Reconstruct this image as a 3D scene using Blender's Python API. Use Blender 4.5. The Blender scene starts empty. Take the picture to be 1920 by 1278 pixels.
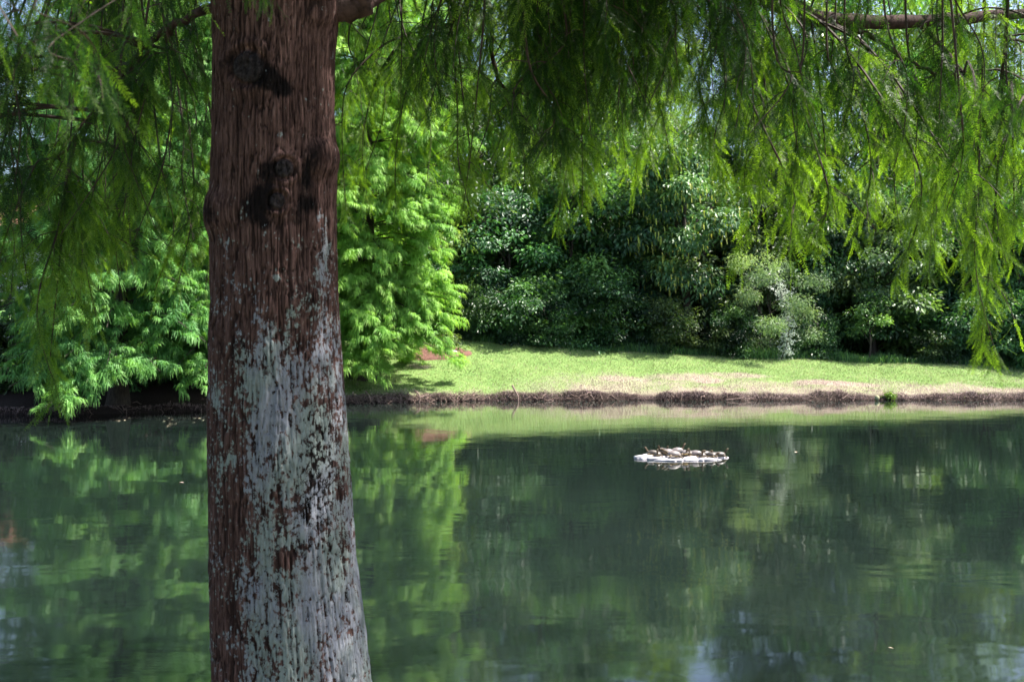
import bpy, math, random
import numpy as np
from mathutils import Vector
R = math.radians
scene = bpy.context.scene
C = scene.collection

# ------------------------------------------------------------------ camera, sky, sun, exposure
F = 1867.0      # focal length in pixels of the 1920 wide photograph
HZ = 632.0      # horizon row
EYE = 2.2       # eye height over the water
cam = bpy.data.cameras.new('camera'); cam_o = bpy.data.objects.new('camera', cam); C.objects.link(cam_o)
cam_o.location = (0, 0, EYE); cam_o.rotation_euler = (R(90), 0, 0)
cam.sensor_width = 36; cam.lens = 36 * F / 1920; cam.shift_y = -(639 - HZ) / 1920
cam.clip_start = 0.05; cam.clip_end = 3000
cam.dof.use_dof = True; cam.dof.focus_distance = 7.0; cam.dof.aperture_fstop = 5.6
scene.camera = cam_o

SUN_EL, SUN_AZ = R(58), R(80)      # azimuth clockwise from +Y
sdir = Vector((math.cos(SUN_EL) * math.sin(SUN_AZ), math.cos(SUN_EL) * math.cos(SUN_AZ), math.sin(SUN_EL)))
world = bpy.data.worlds.new('World'); scene.world = world; world.use_nodes = True
wn = world.node_tree; bg = wn.nodes['Background']
sky = wn.nodes.new('ShaderNodeTexSky'); sky.sky_type = 'NISHITA'; sky.sun_disc = False
sky.sun_elevation = SUN_EL; sky.sun_rotation = SUN_AZ; sky.air_density = 1.0; sky.dust_density = 2.0
wn.links.new(sky.outputs[0], bg.inputs[0]); bg.inputs[1].default_value = 0.09
sl = bpy.data.lights.new('sun', 'SUN'); sl.energy = 5.0; sl.angle = R(0.5); sl.color = (1.0, 0.95, 0.86)
so = bpy.data.objects.new('sun', sl); C.objects.link(so); so.rotation_euler = sdir.to_track_quat('Z', 'Y').to_euler()
so.location = (20, 20, 40)
vs = scene.view_settings; vs.view_transform = 'Standard'; vs.look = 'None'; vs.exposure = 1.9; vs.gamma = 1.0
scene.render.engine = 'CYCLES'
cy = scene.cycles
cy.use_denoising = True
try: cy.denoiser = 'OPENIMAGEDENOISE'
except Exception: pass
cy.max_bounces = 7; cy.diffuse_bounces = 4; cy.glossy_bounces = 3; cy.transmission_bounces = 5; cy.transparent_max_bounces = 4
cy.caustics_reflective = False; cy.caustics_refractive = False; cy.sample_clamp_indirect = 6

def P(px, py, Y):
    return np.array([(px - 960) / F * Y, Y, EYE - (py - HZ) / F * Y])

# ------------------------------------------------------------------ numeric helpers
def ss(a, b, x):
    t = np.clip((np.asarray(x, float) - a) / (b - a), 0, 1); return t * t * (3 - 2 * t)

def _hash(ix, iy, iz, seed):
    h = (ix.astype(np.int64) * 374761393 + iy.astype(np.int64) * 668265263 + iz.astype(np.int64) * 2147483647 + seed * 974711) & 0xffffffff
    h = ((h ^ (h >> 13)) * 1274126177) & 0xffffffff
    h = ((h ^ (h >> 16)) * 2246822519) & 0xffffffff
    return ((h ^ (h >> 15)) & 0xffffff) / float(0xffffff)

def vnoise(x, y, z=0.0, seed=0):
    x, y, z = np.broadcast_arrays(np.asarray(x, float), np.asarray(y, float), np.asarray(z, float))
    ix, iy, iz = np.floor(x), np.floor(y), np.floor(z)
    fx, fy, fz = x - ix, y - iy, z - iz
    fx = fx * fx * (3 - 2 * fx); fy = fy * fy * (3 - 2 * fy); fz = fz * fz * (3 - 2 * fz)
    r = 0
    for a in (0, 1):
        for b in (0, 1):
            for c in (0, 1):
                w = (fx if a else 1 - fx) * (fy if b else 1 - fy) * (fz if c else 1 - fz)
                r = r + w * _hash(ix + a, iy + b, iz + c, seed)
    return r

def fbm(x, y, z=0.0, seed=0, oc=4):
    s = 0; a = 0.5; t = 0
    for i in range(oc):
        s = s + a * vnoise(np.asarray(x) * 2 ** i, np.asarray(y) * 2 ** i, np.asarray(z) * 2 ** i, seed + i); t += a; a *= 0.5
    return s / t

# ------------------------------------------------------------------ object helpers
def tag(o, label=None, cat=None, group=None, kind=None):
    if label: o['label'] = label
    if cat: o['category'] = cat
    if group: o['group'] = group
    if kind: o['kind'] = kind
    return o

def empty(name, loc, label, cat, group=None, rz=0.0):
    o = bpy.data.objects.new(name, None); C.objects.link(o); o.location = loc; o.rotation_euler = (0, 0, rz)
    o.empty_display_size = 0.3
    return tag(o, label, cat, group)

def mesh_data(name, V, Q, mats, attrs=None, smooth=False, mat_idx=None):
    V = np.asarray(V, np.float32); Q = np.asarray(Q, np.int32)
    me = bpy.data.meshes.new(name)
    k = Q.shape[1]
    me.vertices.add(len(V)); me.vertices.foreach_set('co', V.ravel())
    me.loops.add(Q.size); me.loops.foreach_set('vertex_index', Q.ravel())
    me.polygons.add(len(Q)); me.polygons.foreach_set('loop_start', np.arange(0, Q.size, k, dtype=np.int32))
    try: me.polygons.foreach_set('loop_total', np.full(len(Q), k, np.int32))
    except Exception: pass
    for m in (mats if isinstance(mats, (list, tuple)) else [mats]): me.materials.append(m)
    if mat_idx is not None: me.polygons.foreach_set('material_index', np.asarray(mat_idx, np.int32))
    me.polygons.foreach_set('use_smooth', np.full(len(Q), bool(smooth)))
    me.update(calc_edges=True)
    for n, a in (attrs or {}).items():
        at = me.attributes.new(n, 'FLOAT', 'POINT'); at.data.foreach_set('value', np.asarray(a, np.float32))
    return me

def obj(name, me, parent=None):
    o = bpy.data.objects.new(name, me); C.objects.link(o)
    if parent is not None: o.parent = parent
    return o

class MB:
    """collects quads and vertex tints for ONE mesh"""
    def __init__(s): s.v = []; s.q = []; s.t = []; s.n = 0
    def add(s, V, Q, t=0.5):
        V = np.asarray(V, float); s.v.append(V); s.q.append(np.asarray(Q) + s.n); s.n += len(V)
        s.t.append(np.broadcast_to(np.asarray(t, float), (len(V),)))
    def tube(s, path, rad, n=6, t=0.5):
        path = np.asarray(path, float); m = len(path); rad = np.broadcast_to(np.asarray(rad, float), (m,))
        T = np.gradient(path, axis=0); T /= np.linalg.norm(T, axis=1)[:, None] + 1e-9
        ref = np.array([0.31, 0.17, 0.93]) if abs(T[0, 2]) < 0.9 else np.array([0.95, 0.2, 0.1])
        A = np.cross(T, ref); A /= np.linalg.norm(A, axis=1)[:, None] + 1e-9
        B = np.cross(T, A)
        th = np.linspace(0, 2 * np.pi, n, endpoint=False)
        V = path[:, None, :] + rad[:, None, None] * (np.cos(th)[None, :, None] * A[:, None, :] + np.sin(th)[None, :, None] * B[:, None, :])
        i = np.arange(m - 1)[:, None] * n; j = np.arange(n)[None, :]; j2 = (j + 1) % n
        Q = np.stack([i + j, i + j2, i + n + j2, i + n + j], -1).reshape(-1, 4)
        s.add(V.reshape(-1, 3), Q, t)
    def mesh(s, name, mats, smooth=False):
        return mesh_data(name, np.concatenate(s.v), np.concatenate(s.q), mats, {'tint': np.concatenate(s.t)}, smooth)

def spline(pts, n):
    pts = np.asarray(pts, float); m = len(pts)
    if m == 2: return pts[0] + (pts[1] - pts[0]) * np.linspace(0, 1, n)[:, None]
    e = np.vstack([2 * pts[0] - pts[1], pts, 2 * pts[-1] - pts[-2]])
    out = []
    for u in np.linspace(0, m - 1 - 1e-6, n):
        i = int(u); f = u - i; p0, p1, p2, p3 = e[i:i + 4]
        out.append(0.5 * ((2 * p1) + (-p0 + p2) * f + (2 * p0 - 5 * p1 + 4 * p2 - p3) * f * f + (-p0 + 3 * p1 - 3 * p2 + p3) * f ** 3))
    return np.array(out)

def frames(D, roll):
    """rotation matrices whose local Y runs along D, rolled about it"""
    D = D / (np.linalg.norm(D, axis=1)[:, None] + 1e-9)
    ref = np.where(np.abs(D[:, 2:3]) > 0.93, np.array([[1.0, 0.0, 0.0]]), np.array([[0.0, 0.0, 1.0]]))
    X = np.cross(D, ref); X /= np.linalg.norm(X, axis=1)[:, None]
    Z = np.cross(X, D)
    c, s_ = np.cos(roll)[:, None], np.sin(roll)[:, None]
    X2 = c * X + s_ * Z; Z2 = -s_ * X + c * Z
    return np.stack([X2, D, Z2], -1)     # columns

def stamp(mb, protos, pos, D, roll, scale, tint, rng, tvar=0.12):
    """bake copies of leaf-spray prototypes into the mesh builder"""
    pos = np.asarray(pos, float); D = np.asarray(D, float); m = len(pos)
    if m == 0: return
    M = frames(D, np.asarray(roll, float)); scale = np.broadcast_to(np.asarray(scale, float), (m,)); tint = np.broadcast_to(np.asarray(tint, float), (m,))
    pick = rng.integers(0, len(protos), m)
    for k, (V, Q, t) in enumerate(protos):
        w = np.where(pick == k)[0]
        if not len(w): continue
        W = np.einsum('mij,nj->mni', M[w], V) * scale[w, None, None] + pos[w, None, :]
        QQ = (Q[None] + (np.arange(len(w)) * len(V))[:, None, None]).reshape(-1, 4)
        T = np.clip(t[None] + tint[w, None] - 0.5 + rng.normal(0, tvar, (len(w), 1)), 0, 1)
        mb.add(W.reshape(-1, 3), QQ, T.ravel())

# ------------------------------------------------------------------ materials
def new_mat(name):
    m = bpy.data.materials.new(name); m.use_nodes = True
    nt = m.node_tree; nt.nodes.clear()
    out = nt.nodes.new('ShaderNodeOutputMaterial')
    return m, nt, out

def N(nt, typ, **kw):
    n = nt.nodes.new(typ)
    for k, v in kw.items():
        if k in ('operation', 'data_type', 'blend_type', 'attribute_name', 'feature', 'interpolation', 'noise_dimensions', 'distance', 'wave_type', 'bands_direction'):
            setattr(n, k, v)
        else:
            n.inputs[k.replace('_', ' ')].default_value = v
    return n

def L(nt, a, b): nt.links.new(a, b)

def ramp(nt, fac, stops):
    r = nt.nodes.new('ShaderNodeValToRGB'); cr = r.color_ramp
    while len(cr.elements) < len(stops): cr.elements.new(0.5)
    for e, (p, c) in zip(cr.elements, stops): e.position = p; e.color = (*c, 1)
    L(nt, fac, r.inputs[0]); return r.outputs[0]

def attr(nt, name):
    a = nt.nodes.new('ShaderNodeAttribute'); a.attribute_name = name; return a.outputs['Fac']

def math_(nt, op, a, b=None, c=None, clamp=False):
    n = nt.nodes.new('ShaderNodeMath'); n.operation = op; n.use_clamp = clamp
    for i, x in enumerate((a, b, c)):
        if x is None: continue
        if isinstance(x, (int, float)): n.inputs[i].default_value = x
        else: L(nt, x, n.inputs[i])
    return n.outputs[0]

def mixc(nt, fac, a, b):
    n = nt.nodes.new('ShaderNodeMix'); n.data_type = 'RGBA'
    for i, x in ((0, fac), (6, a), (7, b)):
        if isinstance(x, (int, float)): n.inputs[i].default_value = x
        elif isinstance(x, tuple): n.inputs[i].default_value = (*x, 1)
        else: L(nt, x, n.inputs[i])
    return n.outputs[2]

def leaf_mat(name, dark, mid, light, trans=0.4, tcol=None, rough=0.45, spec=0.4, obvar=0.0):
    m, nt, out = new_mat(name)
    col = ramp(nt, attr(nt, 'tint'), [(0.0, dark), (0.5, mid), (1.0, light)])
    if obvar:
        oi = nt.nodes.new('ShaderNodeObjectInfo')
        hs = nt.nodes.new('ShaderNodeHueSaturation')
        L(nt, math_(nt, 'MULTIPLY_ADD', oi.outputs['Random'], obvar * 0.16, 0.5 - obvar * 0.08), hs.inputs['Hue'])
        L(nt, math_(nt, 'MULTIPLY_ADD', oi.outputs['Random'], obvar, 1.0 - obvar * 0.5), hs.inputs['Value'])
        L(nt, col, hs.inputs['Color']); col = hs.outputs[0]
    p = nt.nodes.new('ShaderNodeBsdfPrincipled'); L(nt, col, p.inputs['Base Color'])
    p.inputs['Roughness'].default_value = rough; p.inputs['Specular IOR Level'].default_value = spec
    t = nt.nodes.new('ShaderNodeBsdfTranslucent')
    g = nt.nodes.new('ShaderNodeMix'); g.data_type = 'RGBA'; g.blend_type = 'MULTIPLY'; g.inputs[0].default_value = 1.0
    L(nt, col, g.inputs[6]); g.inputs[7].default_value = (*(tcol or (1.7, 1.6, 0.7)), 1)
    L(nt, g.outputs[2], t.inputs[0])
    mx = nt.nodes.new('ShaderNodeMixShader'); mx.inputs[0].default_value = trans
    L(nt, p.outputs[0], mx.inputs[1]); L(nt, t.outputs[0], mx.inputs[2]); L(nt, mx.outputs[0], out.inputs[0])
    return m

def simple_mat(name, c1, c2, scale=8.0, rough=0.8, bump=0.2, spec=0.3, stretch=(1, 1, 1), bdist=0.01):
    m, nt, out = new_mat(name)
    tc = nt.nodes.new('ShaderNodeTexCoord'); mp = nt.nodes.new('ShaderNodeMapping'); mp.inputs['Scale'].default_value = stretch
    L(nt, tc.outputs['Object'], mp.inputs[0])
    nz = N(nt, 'ShaderNodeTexNoise', Scale=scale, Detail=7.0, Roughness=0.65); L(nt, mp.outputs[0], nz.inputs['Vector'])
    col = ramp(nt, nz.outputs['Fac'], [(0.3, c1), (0.7, c2)])
    p = nt.nodes.new('ShaderNodeBsdfPrincipled'); L(nt, col, p.inputs['Base Color'])
    p.inputs['Roughness'].default_value = rough; p.inputs['Specular IOR Level'].default_value = spec
    if bump:
        b = nt.nodes.new('ShaderNodeBump'); b.inputs['Strength'].default_value = bump; b.inputs['Distance'].default_value = bdist
        L(nt, nz.outputs['Fac'], b.inputs['Height']); L(nt, b.outputs[0], p.inputs['Normal'])
    L(nt, p.outputs[0], out.inputs[0]); return m

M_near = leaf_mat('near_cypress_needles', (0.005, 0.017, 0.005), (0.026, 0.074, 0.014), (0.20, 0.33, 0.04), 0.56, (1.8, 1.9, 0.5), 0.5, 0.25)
M_far = leaf_mat('far_cypress_needles', (0.055, 0.15, 0.038), (0.16, 0.34, 0.066), (0.33, 0.54, 0.11), 0.44, (1.35, 1.35, 0.7), 0.5, 0.25)
M_side = leaf_mat('side_cypress_needles', (0.04, 0.13, 0.045), (0.105, 0.265, 0.075), (0.22, 0.42, 0.09), 0.40, (1.5, 1.5, 0.6), 0.5, 0.25)
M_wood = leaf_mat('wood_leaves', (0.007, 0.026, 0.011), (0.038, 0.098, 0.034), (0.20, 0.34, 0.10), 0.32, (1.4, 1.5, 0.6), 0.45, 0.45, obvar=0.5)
M_pale = leaf_mat('pale_shrub_leaves', (0.06, 0.11, 0.065), (0.16, 0.25, 0.125), (0.40, 0.52, 0.22), 0.30, (1.3, 1.4, 0.7), 0.48, 0.5)
M_cat = leaf_mat('catkin_tree_leaves', (0.018, 0.058, 0.027), (0.066, 0.158, 0.062), (0.19, 0.34, 0.12), 0.30, (1.4, 1.5, 0.7), 0.48, 0.5)
M_sunny = leaf_mat('sunny_leaves', (0.06, 0.14, 0.03), (0.17, 0.30, 0.05), (0.32, 0.44, 0.08), 0.42, (1.4, 1.4, 0.6), 0.5, 0.3)  # sunlight painted in: lighter, yellower leaves for the tall back trees
M_vinel = leaf_mat('silver_vine_leaves', (0.25, 0.32, 0.27), (0.48, 0.54, 0.47), (0.72, 0.75, 0.70), 0.3, (1.1, 1.15, 1.0), 0.4, 0.5)
M_lime = leaf_mat('lime_leaves', (0.05, 0.11, 0.02), (0.10, 0.19, 0.03), (0.18, 0.29, 0.045), 0.45, (1.4, 1.4, 0.5), 0.45, 0.4)
M_catkin = leaf_mat('catkin', (0.26, 0.33, 0.06), (0.44, 0.50, 0.11), (0.58, 0.58, 0.17), 0.2, (1.2, 1.2, 0.6), 0.6, 0.2)
M_twig = simple_mat('twig_bark', (0.016, 0.011, 0.009), (0.060, 0.040, 0.031), 30, 0.85, 0.3)
M_bark = simple_mat('dark_bark', (0.025, 0.020, 0.018), (0.085, 0.068, 0.056), 7, 0.9, 0.6, 0.2, (3, 3, 0.5), 0.03)
M_limb = simple_mat('limb_bark', (0.012, 0.008, 0.007), (0.060, 0.036, 0.032), 26, 0.9, 0.6, 0.1, (1, 1, 1), 0.01)
M_root = simple_mat('dead_root', (0.10, 0.065, 0.055), (0.30, 0.21, 0.18), 14, 0.85, 0.3)

# trunk bark with lichen -------------------------------------------------------
def trunk_material():
    m, nt, out = new_mat('cypress_bark_with_lichen')
    tc = nt.nodes.new('ShaderNodeTexCoord')
    def noise(scale, st, det=6, ro=0.6):
        mp = nt.nodes.new('ShaderNodeMapping'); mp.inputs['Scale'].default_value = st; L(nt, tc.outputs['Object'], mp.inputs[0])
        n = N(nt, 'ShaderNodeTexNoise', Scale=float(scale), Detail=float(det), Roughness=float(ro)); L(nt, mp.outputs[0], n.inputs['Vector']); return n.outputs['Fac']
    strip = noise(95, (1, 1, 0.085), 6, 0.68)
    fine = noise(160, (1, 1, 0.25), 4, 0.6)
    big = noise(7, (1, 1, 0.6), 4, 0.5)
    bark = ramp(nt, strip, [(0.30, (0.005, 0.0035, 0.0035)), (0.46, (0.044, 0.024, 0.0215)), (0.60, (0.086, 0.049, 0.044)), (0.76, (0.185, 0.118, 0.104))])
    bark = mixc(nt, math_(nt, 'MULTIPLY', ss_node(nt, fine, 0.55, 0.8), 0.30), bark, (0.24, 0.16, 0.135))
    fur = attr(nt, 'furrow')
    bark = mixc(nt, math_(nt, 'MULTIPLY', fur, 0.75, clamp=True), bark, (0.006, 0.004, 0.004))
    stain = attr(nt, 'stain')
    sn = noise(36, (1, 1, 0.7), 8, 0.72)
    smask = ss_node(nt, math_(nt, 'ADD', stain, math_(nt, 'MULTIPLY_ADD', sn, 1.1, -0.55)), 0.30, 0.72)
    bark = mixc(nt, math_(nt, 'MULTIPLY', smask, 0.95), bark, (0.0035, 0.003, 0.0035))
    kn = noise(90, (1, 1, 1), 5, 0.7)
    bark = mixc(nt, math_(nt, 'MULTIPLY', attr(nt, 'knot'), 0.9), bark, ramp(nt, kn, [(0.35, (0.004, 0.0035, 0.004)), (0.65, (0.032, 0.027, 0.030))]))
    # lichen
    n1 = noise(46, (1, 1, 0.9), 8, 0.72)
    n2 = noise(95, (1, 1, 0.8), 4, 0.6)
    vo = nt.nodes.new('ShaderNodeTexVoronoi'); vo.inputs['Scale'].default_value = 62.0
    mp = nt.nodes.new('ShaderNodeMapping'); mp.inputs['Scale'].default_value = (1, 1, 0.75); L(nt, tc.outputs['Object'], mp.inputs[0]); L(nt, mp.outputs[0], vo.inputs['Vector'])
    spot = math_(nt, 'MULTIPLY_ADD', vo.outputs['Distance'], -0.75, 0.30)
    d = math_(nt, 'ADD', attr(nt, 'lichen'), math_(nt, 'MULTIPLY_ADD', n1, 1.7, -0.85))
    d = math_(nt, 'ADD', d, math_(nt, 'MULTIPLY_ADD', n2, 0.8, -0.40))
    d = math_(nt, 'ADD', d, spot)
    n0 = noise(11, (1, 1, 0.7), 3, 0.5)
    d = math_(nt, 'ADD', d, math_(nt, 'MULTIPLY_ADD', n0, 1.1, -0.55))
    d = math_(nt, 'SUBTRACT', d, math_(nt, 'MULTIPLY', fur, 0.32))
    d = math_(nt, 'SUBTRACT', d, math_(nt, 'MULTIPLY', ss_node(nt, strip, 0.43, 0.30), 0.10))
    ve = nt.nodes.new('ShaderNodeTexVoronoi'); ve.feature = 'DISTANCE_TO_EDGE'; ve.inputs['Scale'].default_value = 58.0
    mpe = nt.nodes.new('ShaderNodeMapping'); mpe.inputs['Scale'].default_value = (1, 1, 0.5); L(nt, tc.outputs['Object'], mpe.inputs[0])
    wv = nt.nodes.new('ShaderNodeVectorMath'); wv.operation = 'MULTIPLY_ADD'
    nzc = N(nt, 'ShaderNodeTexNoise', Scale=70.0, Detail=4.0, Roughness=0.6); L(nt, tc.outputs['Object'], nzc.inputs['Vector'])
    L(nt, nzc.outputs['Color'], wv.inputs[0]); wv.inputs[1].default_value = (0.014, 0.014, 0.014); L(nt, mpe.outputs[0], wv.inputs[2]); L(nt, wv.outputs[0], ve.inputs['Vector'])
    crack = ss_node(nt, ve.outputs['Distance'], 0.13, 0.02)
    d = math_(nt, 'SUBTRACT', d, math_(nt, 'MULTIPLY', crack, 0.16))
    n3 = noise(230, (1, 1, 0.8), 3, 0.6)
    d = math_(nt, 'ADD', d, math_(nt, 'MULTIPLY_ADD', n3, 0.9, -0.45))
    lm = ss_node(nt, d, 0.43, 0.66)
    lm = math_(nt, 'MULTIPLY', lm, 0.94)
    lcol = mixc(nt, ss_node(nt, big, 0.4, 0.62), (0.155, 0.188, 0.184), (0.165, 0.175, 0.218))
    lcol = mixc(nt, math_(nt, 'MULTIPLY', ss_node(nt, n2, 0.5, 0.8), 0.5), lcol, (0.255, 0.285, 0.305))
    lcol = mixc(nt, math_(nt, 'MULTIPLY', ss_node(nt, fine, 0.62, 0.35), 0.6), lcol, (0.10, 0.10, 0.095))
    col = mixc(nt, lm, bark, lcol)
    p = nt.nodes.new('ShaderNodeBsdfPrincipled'); L(nt, col, p.inputs['Base Color'])
    p.inputs['Roughness'].default_value = 0.9; p.inputs['Specular IOR Level'].default_value = 0.06
    h = math_(nt, 'ADD', math_(nt, 'MULTIPLY', strip, 1.0), math_(nt, 'MULTIPLY', fine, 0.4))
    h = math_(nt, 'ADD', h, math_(nt, 'MULTIPLY', n3, 0.25))
    b = nt.nodes.new('ShaderNodeBump'); b.inputs['Strength'].default_value = 0.9; b.inputs['Distance'].default_value = 0.0065
    L(nt, h, b.inputs['Height']); L(nt, b.outputs[0], p.inputs['Normal'])
    L(nt, p.outputs[0], out.inputs[0]); return m

def ss_node(nt, x, a, b):
    n = nt.nodes.new('ShaderNodeMapRange'); n.interpolation_type = 'SMOOTHSTEP'
    n.inputs['From Min'].default_value = a; n.inputs['From Max'].default_value = b
    L(nt, x, n.inputs['Value']); return n.outputs[0]

# ------------------------------------------------------------------ terrain and water
def y_far(x):
    x = np.asarray(x, float)
    base = np.interp(x, [-60, -40, -14, -9, -6.5, -3.5, 0, 20, 45, 60], [6, 24, 28.0, 29.5, 32.2, 33.8, 34.7, 34.8, 26, 6])
    return base + 0.25 * (fbm(x * 0.6, 3.3, 0, 5, 4) - 0.5) * 2
def y_near(x):
    x = np.asarray(x, float)
    return 4.55 + 0.4 * (vnoise(x * 0.5, 9.1, 0, 8) - 0.5) + np.interp(x, [-60, -30, 0, 35, 60], [4, 3, 0, 3, 4])
def z_edge(x): return np.interp(x, [-30, -9, -2.5, 1, 7, 20, 40], [1.7, 1.95, 2.10, 1.80, 1.42, 0.98, 0.9])
def ground(x, y):
    x = np.asarray(x, float); y = np.asarray(y, float)
    yf, yn = y_far(x), y_near(x)
    d = y - yf
    t = np.clip((y - (yf + 0.22)) / np.maximum(40.0 - yf, 3), 0, 1)
    bh = 0.04 + 0.34 * fbm(x * 0.8, 7.7, 0, 25, 4)
    far = bh * ss(-0.02, 0.22 + 0.5 * (fbm(x * 1.3, 2.2, 0, 26, 3) - 0.35), d) - 0.03 * 0 + (z_edge(x) - bh) * t ** 1.02 + np.clip(y - 40, 0, 60) * 0.02
    far = far + 0.10 * (fbm(x * 0.5, y * 0.5, 0, 21, 3) - 0.5) * ss(0.2, 2.0, d)
    far = far + 0.10 * (vnoise(x * 2.6, y * 2.6, 0, 3) - 0.5) * ss(0.0, 0.2, d) * (1 - ss(0.5, 1.5, d))
    near = 0.62 * ss(0.05, 0.7, yn - y) + 0.18 * ss(0.7, 3, yn - y) + 0.12 * (fbm(x * 0.7, y * 0.7, 0, 33, 3) - 0.5) * ss(0.3, 1.5, yn - y)
    bed = -1.4 * ss(0, 2.5, np.minimum(yf - y, y - yn)) - 0.05
    z = np.where(y >= yf - 0.02, far, np.where(y <= yn, near, bed))
    return z
def dry_mask(x, y):
    """straw-coloured dry grass: along the bank's lip and in a few patches"""
    x = np.asarray(x, float); y = np.asarray(y, float); d = y - y_far(x)
    n = fbm(x * 1.1, y * 1.1, 0, 44, 4)
    lip = 0.95 * ss(2.4, 0.5, d + 3.2 * (n - 0.5)) * ss(-1.0, 3.0, x)
    lip2 = 0.6 * ss(0.9, 0.2, d + 1.5 * (n - 0.5))
    pat = 0
    for cx, cyy, rx, ry in ((6.5, 37.0, 2.2, 0.8), (4.2, 36.6, 1.6, 0.6), (8.4, 37.4, 1.4, 0.6), (-3.4, 37.0, 0.5, 0.25), (11.5, 36.4, 3, 0.5)):
        pat = np.maximum(pat, np.exp(-(((x - cx) / rx) ** 2 + ((y - cyy) / ry) ** 2)))
    m = np.maximum(np.maximum(lip, lip2), ss(0.35, 0.75, pat + 0.7 * (n - 0.5)))
    return np.clip(m * (0.55 + 0.9 * (n - 0.2)), 0, 1)

def build_ground():
    xs = np.concatenate([[-900, -400, -200, -120, -80, -60], np.arange(-48, -20, 1.0), np.arange(-20, 26, 0.2), np.arange(26, 50, 1.0), [60, 80, 120, 200, 400, 900]])
    ys = np.concatenate([[-900, -300, -100, -40, -20], np.arange(-10, 6.5, 0.25), np.arange(7, 24, 1.5), np.arange(24, 33, 0.3), np.arange(33, 42.5, 0.1), np.arange(43, 60, 1.5), [65, 75, 90, 130, 200, 400, 1500]])
    X, Y = np.meshgrid(xs, ys)
    Z = ground(X, Y)
    V = np.stack([X, Y, Z], -1).reshape(-1, 3); nx, ny = len(xs), len(ys)
    i = np.arange(ny - 1)[:, None] * nx; j = np.arange(nx - 1)[None]
    Q = np.stack([i + j, i + j + 1, i + nx + j + 1, i + nx + j], -1).reshape(-1, 4)
    d = Y - y_far(X)
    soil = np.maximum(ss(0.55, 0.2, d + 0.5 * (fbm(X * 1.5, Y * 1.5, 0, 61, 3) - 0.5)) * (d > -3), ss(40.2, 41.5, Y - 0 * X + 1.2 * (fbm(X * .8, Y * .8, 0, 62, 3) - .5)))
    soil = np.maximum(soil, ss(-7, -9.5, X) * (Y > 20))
    soil = np.where((Y > 4) & (d < 0), 1, soil)
    m, nt, out = new_mat('ground')
    tc = nt.nodes.new('ShaderNodeTexCoord')
    n = N(nt, 'ShaderNodeTexNoise', Scale=3.0, Detail=9.0, Roughness=0.72); L(nt, tc.outputs['Object'], n.inputs['Vector'])
    n2 = N(nt, 'ShaderNodeTexNoise', Scale=34.0, Detail=4.0, Roughness=0.7); L(nt, tc.outputs['Object'], n2.inputs['Vector'])
    g = ramp(nt, n.outputs['Fac'], [(0.3, (0.085, 0.15, 0.045)), (0.5, (0.125, 0.20, 0.06)), (0.7, (0.18, 0.25, 0.085))])
    dry = ramp(nt, n2.outputs['Fac'], [(0.3, (0.16, 0.125, 0.10)), (0.7, (0.38, 0.30, 0.26))])
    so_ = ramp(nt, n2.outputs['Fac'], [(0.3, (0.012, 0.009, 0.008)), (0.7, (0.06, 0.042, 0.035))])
    c = mixc(nt, math_(nt, 'MULTIPLY', attr(nt, 'dry'), 0.9), g, dry)
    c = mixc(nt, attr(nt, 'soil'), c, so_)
    p = nt.nodes.new('ShaderNodeBsdfPrincipled'); L(nt, c, p.inputs['Base Color']); p.inputs['Roughness'].default_value = 0.95; p.inputs['Specular IOR Level'].default_value = 0.1
    b = nt.nodes.new('ShaderNodeBump'); b.inputs['Strength'].default_value = 0.7; b.inputs['Distance'].default_value = 0.05
    L(nt, n2.outputs['Fac'], b.inputs['Height']); L(nt, b.outputs[0], p.inputs['Normal']); L(nt, p.outputs[0], out.inputs[0])
    o = obj('ground', mesh_data('ground', V, Q, m, {'dry': dry_mask(X, Y).ravel(), 'soil': soil.ravel()}, True)); tag(o, kind='structure')

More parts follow.
